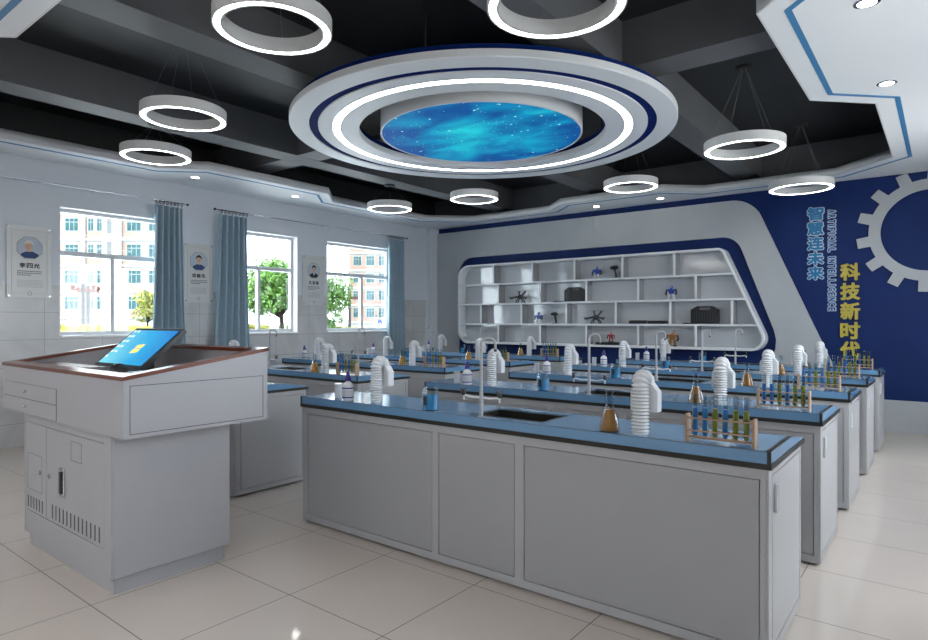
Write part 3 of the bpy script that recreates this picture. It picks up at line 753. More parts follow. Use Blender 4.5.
# ================================================================== LAB BENCHES
ZT = .842
SX0, SX1, SY0, SY1 = -2.035+.0, -1.595, .075, .33      # sink opening, world x on the right column, y from bench front
def make_bench():
    """origin at the front left foot corner; x 0..2.9, y 0..0.70"""
    t = empty('lab_bench'); W_, D_ = 2.9, .70
    zb = .773
    c = MB(); bx0, bx1, by0, by1 = .02, W_-.02, .025, D_-.02
    c.box(bx0, bx1, by0, by1, .015, .58)
    s0, s1 = SX0+3.43, SX1+3.43
    c.box(bx0, s0-.02, by0, by1, .58, zb-.001).box(s1+.02, bx1, by0, by1, .58, zb-.001).box(s0-.02, s1+.02, SY1+.02, by1, .58, zb-.001).box(s0-.02, s1+.02, by0, SY0-.015, .58, zb-.001)
    c.build('carcass', M['bench'], t)
    # front face frame and panels
    op_ = [(.061, 1.165), (1.21, 1.715), (1.769, 2.858)]
    f = MB(); y0, y1 = .010, .0245; za, zb_ = .055, .730
    xs = [bx0] + [v for q in op_ for v in q] + [bx1]
    for i in range(0, len(xs), 2): f.box(xs[i], xs[i+1], y0, y1, .015, .772)
    for a, b_ in op_: f.box(a, b_, y0, y1, .015, za).box(a, b_, y0, y1, zb_, .772)
    f.build('front_frame', M['bench'], t)
    for a, b_ in op_:
        MB().box(a+.004, b_-.004, .0125, .0245, za+.004, zb_-.004).build('panel', M['benchpanel'], t, bevel=.001)
    # end door faces
    for xa, xb, s in ((bx1, bx1+.010, 1), (bx0-.010, bx0, -1)):
        xx0, xx1 = (xa+.0005, xb) if s > 0 else (xa, xb-.0005)
        MB().box(xx0, xx1, .075, D_-.055, .06, .735).build('end_door', M['bench'], t, bevel=.001)
        fr = MB().box(xx0, xx1+(0 if s < 0 else .0), .012, .055+.012, .016, .772).box(xx0, xx1, D_-.047, D_-.021, .016, .772).box(xx0, xx1, .0672, D_-.0472, .016, .054).box(xx0, xx1, .0672, D_-.0472, .742, .772)
        fr.build('end_frame', M['bench'], t)
        hx0, hx1 = (xb+.0002, xb+.014) if s > 0 else (xa-.014, xa-.0002)
        MB().box(hx0, hx1, .10, .135, .585, .70).build('socket_plate', M['white'], t, bevel=.003)
    # worktop: base band + blue slab falling away to the back
    n = MB().box(0, W_, 0, D_, zb, .795)
    # open the sink: rebuild as four strips
    n.bm.clear()
    for (a, b_, c_, d_) in ((0, s0, 0, D_), (s1, W_, 0, D_), (s0, s1, 0, SY0), (s0, s1, SY1, D_)): n.box(a if a else -.002, b_ if b_ < W_ else W_+.002, c_ if c_ else -.002, d_, zb, .795)
    bmesh.ops.remove_doubles(n.bm, verts=n.bm.verts, dist=1e-6)
    n.build('worktop_band', M['blackedge'], t)
    p = MB()
    full = [(0.002, .7952), (0.002, ZT), (.42, ZT), (D_-.002, .7985), (D_-.002, .7952)]
    p.prism(full, 'x', .002, s0); p.prism(full, 'x', s1, W_-.002)
    p.prism([(0.002, .7952), (0.002, ZT), (SY0, ZT), (SY0, .7952)], 'x', s0, s1)
    p.prism([(SY1, .7952), (SY1, ZT), (.42, ZT), (D_-.002, .7985), (D_-.002, .7952)], 'x', s0, s1)
    p.build('worktop', M['top'], t)
    e = MB()
    e.box(-.001, .012, -.001, .0015, .795, ZT+.001).box(W_-.014, W_+.001, -.0012, .0015, .795, ZT+.001)        # corner posts
    e.box(.0, W_, .0, .006, ZT+.0002, ZT+.0016)                                                               # front arris line
    e.box(W_-.020, W_-.002, .006, .42, ZT+.0002, ZT+.0016).box(.002, .008, .006, .42, ZT+.0002, ZT+.0016)
    e.build('worktop_edge_trim', M['blackedge'], t)
    k = MB()
    k.box(s0+.0, s0+.006, SY0, SY1, .60, ZT-.002).box(s1-.006, s1, SY0, SY1, .60, ZT-.002).box(s0+.006, s1-.006, SY0, SY0+.006, .60, ZT-.002).box(s0+.006, s1-.006, SY1-.006, SY1, .60, ZT-.002).box(s0+.006, s1-.006, SY0+.006, SY1-.006, .60, .606)
    k.box(s0-.010, s1+.010, SY0-.010, SY0, ZT+.0017, ZT+.0035).box(s0-.010, s1+.010, SY1, SY1+.010, ZT+.0017, ZT+.0035).box(s0-.010, s0, SY0, SY1, ZT+.0017, ZT+.0035).box(s1, s1+.010, SY0, SY1, ZT+.0017, ZT+.0035)
    k.build('sink_basin', M['blackedge'], t)
    for x in (.08, 1.45, W_-.08):
        for y in (.07, D_-.07):
            MB().lathe([(.022, 0), (.022, .012), (.012, .013), (.012, .0148)], (x, y, 0), 12).build('foot', M['blackrub'], t)
    return t
def make_faucet():
    t = empty('lab_faucet')
    MB().lathe([(.017, 0), (.017, .004), (.0105, .006), (.0105, .125), (.0088, .128)], n=16).build('base', M['tapmetal'], t, smooth=True)
    r = .032; zt = .385
    path = [(0, 0, .126), (0, 0, .25), (0, 0, zt)] + [(r-r*math.cos(a), (r-r*math.cos(a))*.6, zt+r*math.sin(a)) for a in [PI*i/10 for i in range(1, 11)]] + [(2*r, 2*r*.6, zt-.030)]
    MB().sweep(path, [.0085]*3+[.0068]*11, 12).build('gooseneck', M['tapmetal'], t, smooth=True)
    MB().lathe([(.0072, 0), (.0082, .004), (.0082, .014)], (2*r, 2*r*.6, zt-.040), 12).build('spout_tip', M['greyplastic'], t, smooth=True)
    for s in (-1, 1):
        MB().sweep([(s*.014, 0, .100), (s*.06, .0, .098), (s*.105, 0, .106), (s*.118, 0, .100), (s*.118, 0, .082)], [.006, .006, .006, .0055, .005], 10).build('side_arm', M['whitemetal'], t, smooth=True)
        k = MB().lathe([(.010, 0), (.013, .006), (.013, .022), (.009, .028)], (s*.118, 0, .108), 12).build('valve', M['greyplastic'], t, smooth=True)
        MB().box(s*.118-.004, s*.118+.004, -.026, .026, .137, .145).build('valve_handle', M['greyplastic'], k, bevel=.002)
    return t
def make_arm():
    t = empty('fume_extraction_arm')
    MB().lathe([(.036, 0), (.036, .009)], n=24).build('base_collar', M['white'], t, smooth=True)
    path = []; L = 0
    zs = .210; rr = .034; pts = []
    for i in range(40): pts.append(Vector((0, .0, .010 + (zs-.010)*i/39)))
    for i in range(1, 33):
        a = PI*i/32*.94; pts.append(Vector((0, rr-rr*math.cos(a), zs+rr*1.15*math.sin(a))))
    rad = []; d = 0; prev = pts[0]; fine = []
    # resample finely for ridges
    out = []
    for a, b_ in zip(pts, pts[1:]):
        k = max(2, int((b_-a).length/.0016))
        for q in range(k): out.append(a.lerp(b_, q/k))
    out.append(pts[-1])
    s = 0; prev = out[0]
    for p in out:
        s += (p-prev).length; prev = p
        rad.append(  .0355 + .0048*math.sin(s*2*PI/.0155))
    MB().sweep(out, rad, 20).build('corrugated_hose', M['white'], t, smooth=True)
    hs = round_poly([(-.034, .225), (.034, .225), (.064, .185), (.064, .095), (-.064, .095), (-.064, .185)], [.01, .01, .02, .004, .004, .02], 4)
    # hollow hood: outer shell with an inner wall
    b = MB(); n = len(hs)
    top = .045
    h = MB()
    h.prism(hs, 'y', .040, .046); h.prism(hs, 'y', .086, .092)
    h.box(-.064, -.058, .046, .086, .095, .190).box(.058, .064, .046, .086, .095, .190)
    h.prism([(-.034, .225), (-.034, .219), (-.058, .184), (-.064, .190)], 'y', .046, .086); h.prism([(.034, .225), (.034, .219), (.058, .184), (.064, .190)], 'y', .046, .086)
    h.build('hood', M['white'], t, bevel=.003)
    MB().lathe([(.036, .214), (.039, .219), (.039, .240), (.036, .245)], (0, .066, 0), 20, sy=.66).build('hood_collar', M['white'], t, smooth=True)
    return t
def make_beaker():
    t = empty('beaker'); r = .047; h = .128
    MB().lathe([(.0, .0), (r-.004, .0), (r, .004), (r, h-.006), (r+.004, h), (r+.002, h), (r-.002, h-.006), (r-.002, .006), (r-.006, .003), (0, .003)], n=28, close=False).build('glass_body', M['labglass'], t, smooth=True)
    MB().lathe([(r-.0035, .004), (r-.0035, .085)], n=28).build('liquid', M['liqpale'], t, smooth=True)
    MB().box(-.012, .012, -r-.0012, -r-.0004, .03, .08).build('graduation_marks', M['ink'], t)
    return t
def make_flask(liq='liqamber'):
    t = empty('conical_flask')
    MB().lathe([(0, 0), (.044, 0), (.048, .006), (.044, .034), (.0195, .118), (.017, .126), (.017, .176), (.020, .181), (.016, .181), (.015, .126), (.0175, .117), (.042, .034), (.0455, .007), (0, .003)], n=28, close=False).build('glass_body', M['labglass'], t, smooth=True)
    MB().lathe([(.0440, .0045), (.0452, .008), (.0418, .034), (.0225, .100)], n=28).build('liquid', M[liq], t, smooth=True)
    return t
def make_dropper():
    t = empty('dropper_bottle')
    MB().lathe([(.028, 0), (.030, .004), (.030, .085), (.026, .098), (.012, .108), (.012, .114)], n=24).build('bottle_body', M['white'], t, smooth=True)
    MB().lathe([(.0165, .1142), (.0165, .134), (.0135, .139), (.006, .166), (.0045, .170)], n=18).build('cap', M['purple'], t, smooth=True)
    b = MB()
    for z in (.018, .072): b.annulus([(.0302, z-.004), (.0306, z-.004), (.0306, z+.004), (.0302, z+.004)], n=24)
    b.build('label_bands', M['purple'], t)
    MB().annulus([(.0302, .026), (.0305, .026), (.0305, .060), (.0302, .060)], n=24).build('label', M['greypanel'], t)
    return t
def make_jar():
    t = empty('pill_jar')
    MB().lathe([(.0205, 0), (.022, .003), (.022, .070), (.018, .074)], n=20).build('jar_body', M['white'], t, smooth=True)
    MB().lathe([(.0225, .0742), (.0235, .076), (.0235, .092), (.021, .095)], n=20).build('lid', M['white'], t, smooth=True)
    return t
def make_rack():
    t = empty('test_tube_rack'); L = .133
    for s in (-1, 1): MB().box(s*L-.005, s*L+.005, -.024, .024, 0, .115).build('end_post', M['lightwood'], t, bevel=.001)
    for z in (.100, .048):
        b = MB()
        for s in (-1, 1): b.box(-L+.0052, L-.0052, s*.0185-.0030, s*.0185+.0030, z-.0028, z+.0028)
        for k in range(7):
            x = -L+.012 + k*(2*L-.024)/6; b.box(x-.0035, x+.0035, -.0158, .0158, z-.002, z+.002)
        b.build('rail', M['lightwood'], t)
    MB().box(-L+.0052, L-.0052, -.023, .023, .016, .022).build('bottom_rail', M['lightwood'], t)
    return t
def tube_x(k): return -.133+.012 + (k+.5)*(.242)/6
def make_tube(liq):
    t = empty('test_tube')
    r = .0122
    MB().lathe([(0, 0), (.006, .0014), (.010, .005), (r, .012), (r, .176), (r+.0015, .178), (r-.001, .178), (r-.001, .012), (0, .002)], n=14, close=False).build('glass_body', M['labglass'], t, smooth=True)
    MB().lathe([(0, .0026), (.007, .004), (.0107, .0125), (.0107, .122), (0, .122)], n=14, close=False).build('liquid', M[liq], t, smooth=True)
    return t
protos = {k: f for k, f in {'faucet': make_faucet(), 'arm': make_arm(), 'beaker': make_beaker(), 'flask': make_flask(), 'flask2': make_flask('liqorange'),
          'dropper': make_dropper(), 'jar': make_jar(), 'rack': make_rack(), 'tb': make_tube('liqblue'), 'ty': make_tube('liqyellow')}.items()}
protos['dropper'].scale = (1.2, 1.2, 1.08); protos['jar'].scale = (1.15, 1.15, 1.0)
fresh = set(protos)
def put(kind, x, y, z, lab, cat, group, rz=0):
    if kind in fresh: o = protos[kind]; fresh.discard(kind)
    else: o = copy_tree(protos[kind])
    o.location = (x, y, z); o.rotation_euler = (0, 0, rz)
    tag(o, lab, cat, group); return o
ORD = ['front', 'second', 'third', 'fourth', 'rearmost']
bench0 = make_bench(); first = True
TUBES = ['tb', 'tb', 'ty', 'tb', 'ty', 'ty']
TORD = ['leftmost', 'second from left', 'third from left', 'fourth from left', 'fifth from left', 'rightmost']
for col, dx, side in (('right', 0.0, 'right'), ('left', -3.72, 'left')):
    for r in range(5):
        y0 = 2.6 + 1.256*r
        o = bench0 if first else copy_tree(bench0); first = False
        o.location = (-3.43+dx, y0, 0)
        where = '%s %s bench' % (ORD[r], col)
        tag(o, {0: 'grey blue-topped lab bench with a sink, %s, nearest the camera' % where}.get(r, 'grey blue-topped lab bench with a sink, %s counted from the camera' % where), 'lab bench', 'blue topped lab benches')
        if col == 'left' and r == 0: continue
        zt = ZT + .0002
        on = 'on the %s' % where
        put('faucet', -1.943+dx, y0+.036, zt, 'white gooseneck lab tap with two side valves ' + on, 'tap', 'lab taps')
        put('arm', -2.835+dx, y0+.13, zt, 'white ribbed extraction arm left of the tap ' + on, 'extraction arm', 'extraction arms')
        put('arm', -1.085+dx, y0+.08, zt, 'white ribbed extraction arm right of the tap ' + on, 'extraction arm', 'extraction arms')
        put('jar', -3.165+dx, y0+.10, zt, 'small white lidded jar beside the purple capped bottle ' + on, 'jar', 'white jars')
        put('dropper', -3.03+dx, y0+.065, zt, 'white dropper bottle with a purple cap ' + on, 'bottle', 'purple capped bottles')
        put('beaker', -2.33+dx, y0+.07, zt, 'glass beaker of pale blue liquid ' + on, 'beaker', 'beakers of blue liquid')
        put('flask' if col == 'right' else 'flask2', -1.225+dx, y0+.06, zt, ('conical flask of amber liquid ' if col == 'right' else 'conical flask of orange liquid ') + on, 'flask', 'conical flasks')
        rx_, ry_ = -.733+dx, y0+.055
        put('rack', rx_, ry_, zt, 'wooden rack holding six test tubes ' + on, 'test tube rack', 'test tube racks')
        for k in range(6):
            put(TUBES[k], rx_+tube_x(k), ry_, zt+.0222, '%s test tube, %s in the rack %s' % ('blue' if TUBES[k] == 'tb' else 'yellow', TORD[k], on), 'test tube', 'test tubes in the racks')

# ================================================================== TEACHER'S CONSOLE
PX0, PX1, PY0, PY1 = -4.69, -3.0, 1.277, 2.047
t = tag(empty('teaching_console', (-3.80, 1.66, 0)), 'grey steel teaching console with a brown wood rim and vented lower cabinet', 'console')
T0 = Matrix.Translation((3.80, -1.66, 0))
def pc(mb, name, m, parent=None, **k): return mb.move(T0).build(name, m, parent or t, **k)
bx0, bx1, by0, by1 = -4.42, -3.21, 1.31, 1.945
pc(MB().box(bx0+.03, bx1-.022, by0+.022, by1-.022, 0, .078), 'plinth', M['podium'])
pc(MB().box(bx0, bx1, by0+.010, by1, .078, .798), 'base_cabinet', M['podium'], bevel=.006)
fr = MB(); y0, y1 = by0, by0+.0098
fr.box(bx0+.002, -4.399, y0, y1, .08, .797).box(-3.284, bx1-.002, y0, y1, .08, .797).box(-4.399, -3.284, y0, y1, .08, .214).box(-4.399, -3.284, y0, y1, .744, .797)
pc(fr, 'cabinet_frame', M['podium'])
ld = pc(MB().box(-4.395, -4.066, by0+.001, y1, .218, .740), 'narrow_door', M['podium'])
rd = pc(MB().box(-4.061, -3.288, by0+.001, y1, .218, .740), 'wide_door', M['podium'])
def outline(x0, x1, z0, z1, y, w=.0022):
    return MB().box(x0, x1, y-.0006, y, z0, z0+w).box(x0, x1, y-.0006, y, z1-w, z1).box(x0, x0+w, y-.0006, y, z0+w, z1-w).box(x1-w, x1, y-.0006, y, z0+w, z1-w)
pc(outline(-4.365, -4.13, .345, .560, by0+.001), 'access_flap_outline', M['greyplastic'])
pc(outline(-3.707, -3.565, .600, .705, by0+.001), 'access_flap_outline', M['greyplastic'])
for k in range(6): pc(MB().box(-4.36+k*.046, -4.349+k*.046, by0-.001, by0+.0008, .235, .305), 'vent_slot', M['vent'], ld)
for k in range(13): pc(MB().box(-3.975+k*.052, -3.963+k*.052, by0-.001, by0+.0008, .237, .315), 'vent_slot', M['vent'], rd)
hd = pc(MB().box(-3.845, -3.785, by0-.010, by0+.0008, .385, .545), 'door_handle', M['metal'], rd, bevel=.004)
pc(MB().box(-3.828, -3.802, by0-.018, by0-.0102, .405, .525), 'handle_grip', M['greyplastic'], rd, bevel=.002)
for x in (-4.017, -4.155):
    MB().lathe([(.014, 0), (.014, .006), (.006, .008)], n=14).move(T0 @ Matrix.Translation((x, by0+.0008, .467)) @ Matrix.Rotation(R(90), 4, 'X')).build('lock', M['metal'], t, smooth=True)
# upper box: trapezoid side, hollow well
zf, zk = 1.072, 1.181; zw = 1.084
side = [(PY0, .80), (PY1, .80), (PY1, zk), (PY0, zf)]
b = MB(); tw = .03
b.prism(side, 'x', PX0, PX0+tw); b.prism(side, 'x', PX1-tw, PX1)
b.box(PX0+tw, PX1-tw, PY0, PY0+tw, .80, zf); b.box(PX0+tw, PX1-tw, PY1-tw, PY1, .80, zk)
b.box(PX0+tw, PX1-tw, PY0+tw, PY1-tw, .80, .84)
pc(b, 'upper_box', M['podium'])
pc(MB().box(PX0+.056, PX1-.056, PY0+.056, 1.555, zw-.012, zw).box(PX0+.056, PX1-.056, 1.543, 1.555, 1.03, zw-.012), 'front_ledge', M['wood'])
pc(MB().box(PX0+.031, PX1-.031, 1.555, PY1-.031, 1.01, 1.03), 'desk_well_floor', M['wood'])
sl = (zk-zf)/(PY1-PY0)
def zr(y): return zf + (y-PY0)*sl
rim = MB(); rw = .055; th = .020; e = .006
def wedge(x0, x1, y0, y1):
    vs = [rim.bm.verts.new(p) for p in ((x0,y0,zr(y0)+.0005),(x1,y0,zr(y0)+.0005),(x1,y1,zr(y1)+.0005),(x0,y1,zr(y1)+.0005),(x0,y0,zr(y0)+th),(x1,y0,zr(y0)+th),(x1,y1,zr(y1)+th),(x0,y1,zr(y1)+th))]
    for f in ((0,3,2,1),(4,5,6,7),(0,1,5,4),(1,2,6,5),(2,3,7,6),(3,0,4,7)): rim.bm.faces.new([vs[i] for i in f])
wedge(PX0-e, PX1+e, PY0-e, PY0+rw); wedge(PX0-e, PX1+e, PY1-rw*.8, PY1+e); wedge(PX0-e, PX0+rw, PY0+rw, PY1-rw*.8); wedge(PX1-rw, PX1+e, PY0+rw, PY1-rw*.8)
pc(rim, 'wood_rim', M['wood'])
# drawers and the long side panel (outlined)
for z0, z1 in ((.893, .978), (.806, .889)):
    d = pc(MB().box(-4.66, -3.812, PY0-.003, PY0-.0003, z0, z1), 'drawer', M['podium'], bevel=.001)
    pc(outline(-4.664, -3.808, z0-.002, z1+.002, PY0-.0001, .003), 'drawer_gap', M['greyplastic'], d)
    MB().ball((0, 0, 0), .009, 12).move(T0 @ Matrix.Translation((-4.27, PY0-.012, (z0+z1)/2))).build('drawer_knob', M['metal'], d, smooth=True)
ol = MB(); x = PX1; k = .0028
ya, yb_, z0, z1 = 1.306, 2.02, .817, 1.047
ol.box(x, x+.0008, ya, yb_, z0, z0+k).box(x, x+.0008, ya, yb_, z1-k, z1).box(x, x+.0008, ya, ya+k, z0+k, z1-k).box(x, x+.0008, yb_-k, yb_, z0+k, z1-k)
pc(ol, 'side_panel_outline', M['greyplastic'])
# monitor
t = tag(empty('tilted_monitor', (-3.885, 1.625, 1.0305)), 'tilted touch monitor with a bright blue desktop, set in the console top', 'monitor')
mw, mh, mt = .615, .345, .028
ang = R(41)
Mm = Matrix.Translation((0, -.015, .048)) @ Matrix.Rotation(ang, 4, 'X')
def mp_(mb, name, m, parent=t, **k): return mb.move(Mm).build(name, m, parent, **k)
cs = mp_(MB().box(-mw/2, mw/2, 0, mh, -mt, 0), 'monitor_casing', M['greyplastic'], bevel=.004)
sc_ = mp_(MB().box(-mw/2+.024, mw/2-.024, .024, mh-.024, .0003, .0015), 'screen', M['desktop'])
b = MB()
for q in range(6):
    for s in range(2 if q < 5 else 1):
        x0 = -mw/2+.03 + s*.05; yy = mh-.045-q*.046
        b.box(x0, x0+.026, yy, yy+.018, .0016, .0021)
mp_(b, 'desktop_icons', M['screenwhite'], sc_)
lg = MB()
for (u, v_) in ((0, 0), (.042, .006), (0, .04), (.042, .046)):
    lg.prism([(u-.02, v_+.115), (u+.018, v_+.12), (u+.018, v_+.152), (u-.02, v_+.147)], 'z', .0016, .0022)
mp_(lg, 'desktop_logo', M['yellow'], sc_)
MB().prism([(.02, .0), (.17, .0), (.17, .09), (.12, .14), (.11, .08)], 'x', -.09, .09).build('monitor_stand', M['blackrub'], t)
# mouse and pad
o = tag(MB().box(-.19, .19, -.095, .095, 0, .004).build('mouse_pad', M['blackrub'], loc=(-3.62, 1.445, zw+.0003), bevel=.001), 'black mouse pad lying on the console in front of the monitor', 'mouse pad')
t = tag(empty('computer_mouse', (-3.475, 1.455, zw+.0046), R(25)), 'black computer mouse on the pad in front of the monitor', 'mouse')
MB().ball((0, 0, 0), .034, 20, sz=.95, sy=1.6).build('tmp', M['black'])
bpy.data.objects.remove(bpy.data.objects['tmp'])
b = MB(); b.ball((0, 0, 0), .038, 20, sz=.95, sy=1.5)
bmesh.ops.bisect_plane(b.bm, geom=b.bm.verts[:]+b.bm.edges[:]+b.bm.faces[:], plane_co=(0,0,0), plane_no=(0,0,-1), clear_outer=True)
bmesh.ops.holes_fill(b.bm, edges=b.bm.edges)
b.build('mouse_shell', M['black'], t, smooth=True)
MB().lathe([(.004, -.003), (.006, 0), (.004, .003)], n=12).move(Matrix.Translation((0, -.03, .031)) @ Matrix.Rotation(R(90), 4, 'Y')).build('scroll_wheel', M['metal'], t, smooth=True)

# ================================================================== OUTSIDE
GZ = .2
struct(MB().box(-160, XW-.6, -60, 160, GZ-.3, GZ).build('ground', M['lawn']))
struct(MB().box(XE+.6, 60, -60, 60, -.3, 0).build('ground', M['road']))
struct(MB().box(-22, XW-.6, -30, 40, GZ, GZ+.01).build('ground', M['bounce_apron']))  # added unseen pale sheet, bounces sunlight up to the soffit
fwd = Vector((-math.sin(R(38)), math.cos(R(38)), 0)); rgt = Vector((math.cos(R(38)), math.sin(R(38)), 0))
def at(px, d, z): return tuple(fwd*d + rgt*((px-464)/616.4*d) + Vector((0, 0, z)))
o = MB().box(-45, 45, -4, 4, 0, .02).build('campus_road', M['road'], loc=at(220, 63.5, GZ+.001)); o.rotation_euler = (0, 0, R(38))
tag(o, 'pale paved road seen through the windows beyond the hedges', 'road')
def building(name, lab, px, d, width, bays, floors, fl_h, z0, top, wins, wz, peach_cols, stair=None):
    t = tag(empty(name, at(px, d, GZ), R(38)), lab, 'building')
    MB().box(0, width, 0, 12, 0, top).build('wall', M['outwhite'], t)
    pn = MB()
    for f in range(floors):
        za = z0+f*fl_h
        for a, b_ in peach_cols: pn.box(a, b_, -.12, -.001, za-.2, za+fl_h-.75)
    pn.build('peach_wall_panels', M['peach'], t)
    if stair: 
        MB().box(stair[0], stair[1], -.9, -.001, 0, top+.6).build('stair_tower', M['outwhite'], t)
        s = MB()
        for f in range(floors):
            za = z0+f*fl_h; s.box(stair[0]+.6, stair[1]-.5, -.95, -.902, za+.2, za+fl_h-.7)
        s.build('stair_recess_shade', M['stairshade'], t)  # shadow in the white stair recess, painted as flat grey
    for f in range(floors):
        for a, b_ in wins:
            za = z0+f*fl_h+wz
            w_ = MB().box(a-.08, b_+.08, -.16, -.122, za-.08, za+1.48).build('window', M['tealframe'], t)
            p = MB(); n = 2 if b_-a < 1.2 else 3
            for k in range(n):
                u0 = a+(b_-a)*k/n+.03; u1 = a+(b_-a)*(k+1)/n-.03
                p.box(u0, u1, -.175, -.161, za, za+.95).box(u0, u1, -.175, -.161, za+1.02, za+1.4)
            p.build('window_glass', M['teal'], w_)
    for f in range(floors+1):
        za = z0+f*fl_h-.5
        if za > .3: MB().box(-.1, width+.1, -.25, -.18, za, za+.28).build('floor_band', M['outwhite'], t)
    for a, b_ in peach_cols[1:]:
        MB().box(a-.45, a-.05, -.35, -.18, 0, top).build('pilaster', M['outwhite'], t)
    return t
k = 70/616.4
building('apartment_building', 'peach and white block of flats seen through the nearest window', 36, 70, 16.2, 0, 5, 2.96, 1.9, 16.4,
         [(3.4, 4.9), (6.0, 6.65), (7.0, 7.7), (10.4, 12.0), (12.9, 14.3)], .6, [(2.2, 5.3), (5.8, 7.9), (9.9, 16.1)], (8.0, 9.6))
building('apartment_building', 'peach block of flats seen through the far window', 348, 100, 13, 0, 6, 2.8, 1.3, 18.0,
         [(.9, 2.2), (3.0, 4.3), (5.0, 6.3), (7.2, 8.5)], .5, [(.3, 6.7), (7.1, 12.8)])
def tree(lab, px, d, h, cr, ncl, m, nleaf=2600, ls=.16, trunk=True, cat='tree', name='tree'):
    t = tag(empty(name, at(px, d, GZ)), lab, cat)
    rnd = random.Random(int(px*10+d)); nleaf = int(nleaf*1.6)
    cl = []
    for i in range(ncl):
        a = rnd.uniform(0, 2*PI); q = cr*.75*math.sqrt(rnd.random())
        cl.append((Vector((q*math.cos(a), q*math.sin(a), h*rnd.uniform(.48, .86) if trunk else h*rnd.uniform(.12, .6))), cr*rnd.uniform(.35, .55)))
    if trunk:
        b = MB()
        b.sweep([(0, 0, 0), (.08*cr, 0, h*.22), (0, .05, h*.42)], [cr*.075, cr*.055, cr*.045], 9)
        for c, r in cl[:9]:
            b.sweep([(0.02, .02, h*.30), tuple(c*.55+Vector((0, 0, h*.12))), tuple(c)], [cr*.04, cr*.026, cr*.012], 6)
        b.build('trunk', M['bark'], t, smooth=True)
    b = MB(); per = nleaf//ncl
    for c, r in cl:
        for i in range(per):
            v = Vector((rnd.gauss(0, 1), rnd.gauss(0, 1), rnd.gauss(0, 1))).normalized()*r*rnd.uniform(.6, 1.0)
            p = c+v
            if p.z < .1: continue
            q = Matrix.Rotation(rnd.uniform(0, 6.3), 3, Vector((rnd.gauss(0, 1), rnd.gauss(0, 1), rnd.gauss(0, 1))).normalized())
            s = ls*rnd.uniform(.6, 1.2)
            vs = [b.bm.verts.new(p + q @ Vector(u)*s) for u in ((-1, 0, 0), (0, -.5, .1), (1, 0, 0), (0, .5, .1))]
            b.bm.faces.new(vs)
    b.build('foliage', m, t)
    return t
tree('yellow green young tree at the right side of the nearest window', 147, 48, 3.4, 1.3, 12, M['leafy'], 2200, .13)
tree('large spreading green tree with dark branches in the middle window', 280, 36, 4.6, 2.4, 22, M['leaf'], 5200, .14)
tree('tall green tree at the left of the far window', 322, 46, 4.4, 1.9, 16, M['leaf'], 3000, .15)
tree('round clipped green bush low in the far window', 333, 38, 2.5, .75, 10, M['leaf'], 1800, .09, trunk=False, cat='bush', name='bush')
tree('orange green shrub at the foot of the middle window', 258, 34, 1.35, .8, 8, M['leafy'], 1200, .09, trunk=False, cat='bush', name='bush')
tree('small green shrub under the big tree at the right of the middle window', 290, 34, 1.5, .6, 8, M['leaf'], 1200, .09, trunk=False, cat='bush', name='bush')
def hedge(lab, px0, px1, d, h, m):
    a = Vector(at(px0, d, GZ)); c = Vector(at(px1, d, GZ)); L = (c-a).length
    t = tag(empty('hedge', a, R(38)), lab, 'hedge'); rnd = random.Random(int(px0))
    b = MB()
    for i in range(int(L*260)):
        p = Vector((rnd.uniform(0, L), rnd.uniform(-.4, .4), rnd.uniform(.04, h*(.9+.1*math.sin(i))))); s = rnd.uniform(.06, .13)
        q = Matrix.Rotation(rnd.uniform(0, 6.3), 3, Vector((rnd.gauss(0, 1), rnd.gauss(0, 1), rnd.gauss(0, 1))).normalized())
        b.bm.faces.new([b.bm.verts.new(p + q @ Vector(u)*s) for u in ((-1, 0, 0), (0, -.5, .1), (1, 0, 0), (0, .5, .1))])
    b.build('foliage', m, t)
    MB().box(.05, L-.05, -.33, .33, 0, h*.8).build('core', M['leafy'], t)
hedge('low yellow green hedge below the nearest window', 50, 160, 45, .95, M['leafy'])
hedge('low green hedge along the far window', 318, 395, 47, .75, M['leafy'])
def lamp_post(lab, px, d, h):
    t = tag(empty('lamp_post', at(px, d, GZ), R(38)), lab, 'lamp post', 'campus lamp posts')
    MB().lathe([(.18, 0), (.18, .3), (.14, .35), (.13, h)], n=10).build('pole', M['polegrey'], t, smooth=True)
    MB().box(-.95, .95, -.05, .05, h-.60, h-.42).build('cross_arm', M['lampred'], t)
    for s in (-1, 1): MB().lathe([(.05, 0), (.17, .10), (.17, .26), (.05, .34)], (s*.85, 0, h-.44), 10).build('lamp_head', M['lampred'], t, smooth=True)
lamp_post('campus lamp post in the nearest window, left of a pair', 83, 50, 4.2)
lamp_post('campus lamp post in the nearest window, right of a pair', 88, 53, 4.2)
lamp_post('campus lamp post in the far window', 349.5, 52, 3.6)
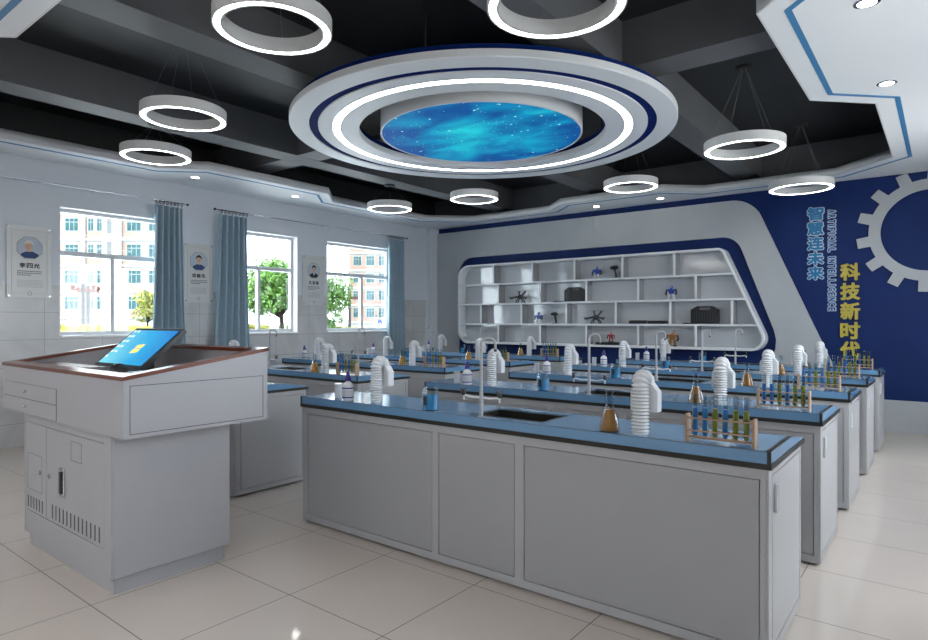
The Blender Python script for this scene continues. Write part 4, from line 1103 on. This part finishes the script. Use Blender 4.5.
# two people outside
def person(lab, px, d, h, torso, legs, back=None):
    t = tag(empty('person', at(px, d, GZ), R(38+70)), lab, 'person')
    J = {'pel': (0,0,.53), 'ch': (0,.01,.74), 'nk': (0,.01,.84), 'hd': (0,-.01,.93), 'sl': (-.10,0,.80), 'el': (-.13,.03,.64), 'hl': (-.11,-.05,.50),
         'sr': (.10,0,.80), 'er': (.13,.04,.64), 'hr': (.12,-.03,.50), 'kl': (-.055,-.06,.28), 'fl': (-.055,-.02,.03), 'kr': (.055,.02,.28), 'fr': (.055,.13,.05), 'tl': (-.055,-.09,.02), 'tr': (.055,.07,.01)}
    E_ = [('pel','ch'),('ch','nk'),('nk','hd'),('ch','sl'),('sl','el'),('el','hl'),('ch','sr'),('sr','er'),('er','hr'),('pel','kl'),('kl','fl'),('fl','tl'),('pel','kr'),('kr','fr'),('fr','tr')]
    rad = {'pel': .085, 'ch': .095, 'nk': .035, 'hd': .065, 'sl': .045, 'sr': .045, 'el': .03, 'er': .03, 'hl': .024, 'hr': .024, 'kl': .05, 'kr': .05, 'fl': .03, 'fr': .03, 'tl': .025, 'tr': .025}
    ks = list(J); me = bpy.data.meshes.new('body'); me.from_pydata([Vector(J[k])*h for k in ks], [(ks.index(a), ks.index(b_)) for a, b_ in E_], [])
    ob = bpy.data.objects.new('body', me); C.objects.link(ob)
    ob.modifiers.new('skin', 'SKIN'); sv = me.skin_vertices[0].data
    for i, k in enumerate(ks): sv[i].radius = (rad[k]*h, rad[k]*h)
    sv[0].use_root = True
    s = ob.modifiers.new('sub', 'SUBSURF'); s.levels = 1; s.render_levels = 1
    dg = bpy.context.evaluated_depsgraph_get(); nm = bpy.data.meshes.new_from_object(ob.evaluated_get(dg)); bpy.data.objects.remove(ob)
    for m_ in (torso, legs, M['skin']): nm.materials.append(m_)
    for p in nm.polygons:
        z = p.center.z/h; p.material_index = 2 if z > .845 or (abs(p.center.x) > .1*h and z < .62) else (0 if z > .5 else 1); p.use_smooth = True
    o = bpy.data.objects.new('body', nm); C.objects.link(o); o.parent = t
    MB().ball((0, .015*h, .965*h), .062*h, 12, sz=.9).build('hair', M['hairblack'], t, smooth=True)
    if back: MB().box(-.09*h, .09*h, .10*h, .19*h, .58*h, .82*h).build('backpack', back, t, bevel=.02)
person('person in a white top walking outside, left of the one with the backpack', 376.3, 58, 1.68, M['shirt'], M['shirt'])
person('person with a blue backpack walking outside the far window', 381, 57, 1.6, M['robotblue'], M['shirt'], M['robotblue'])
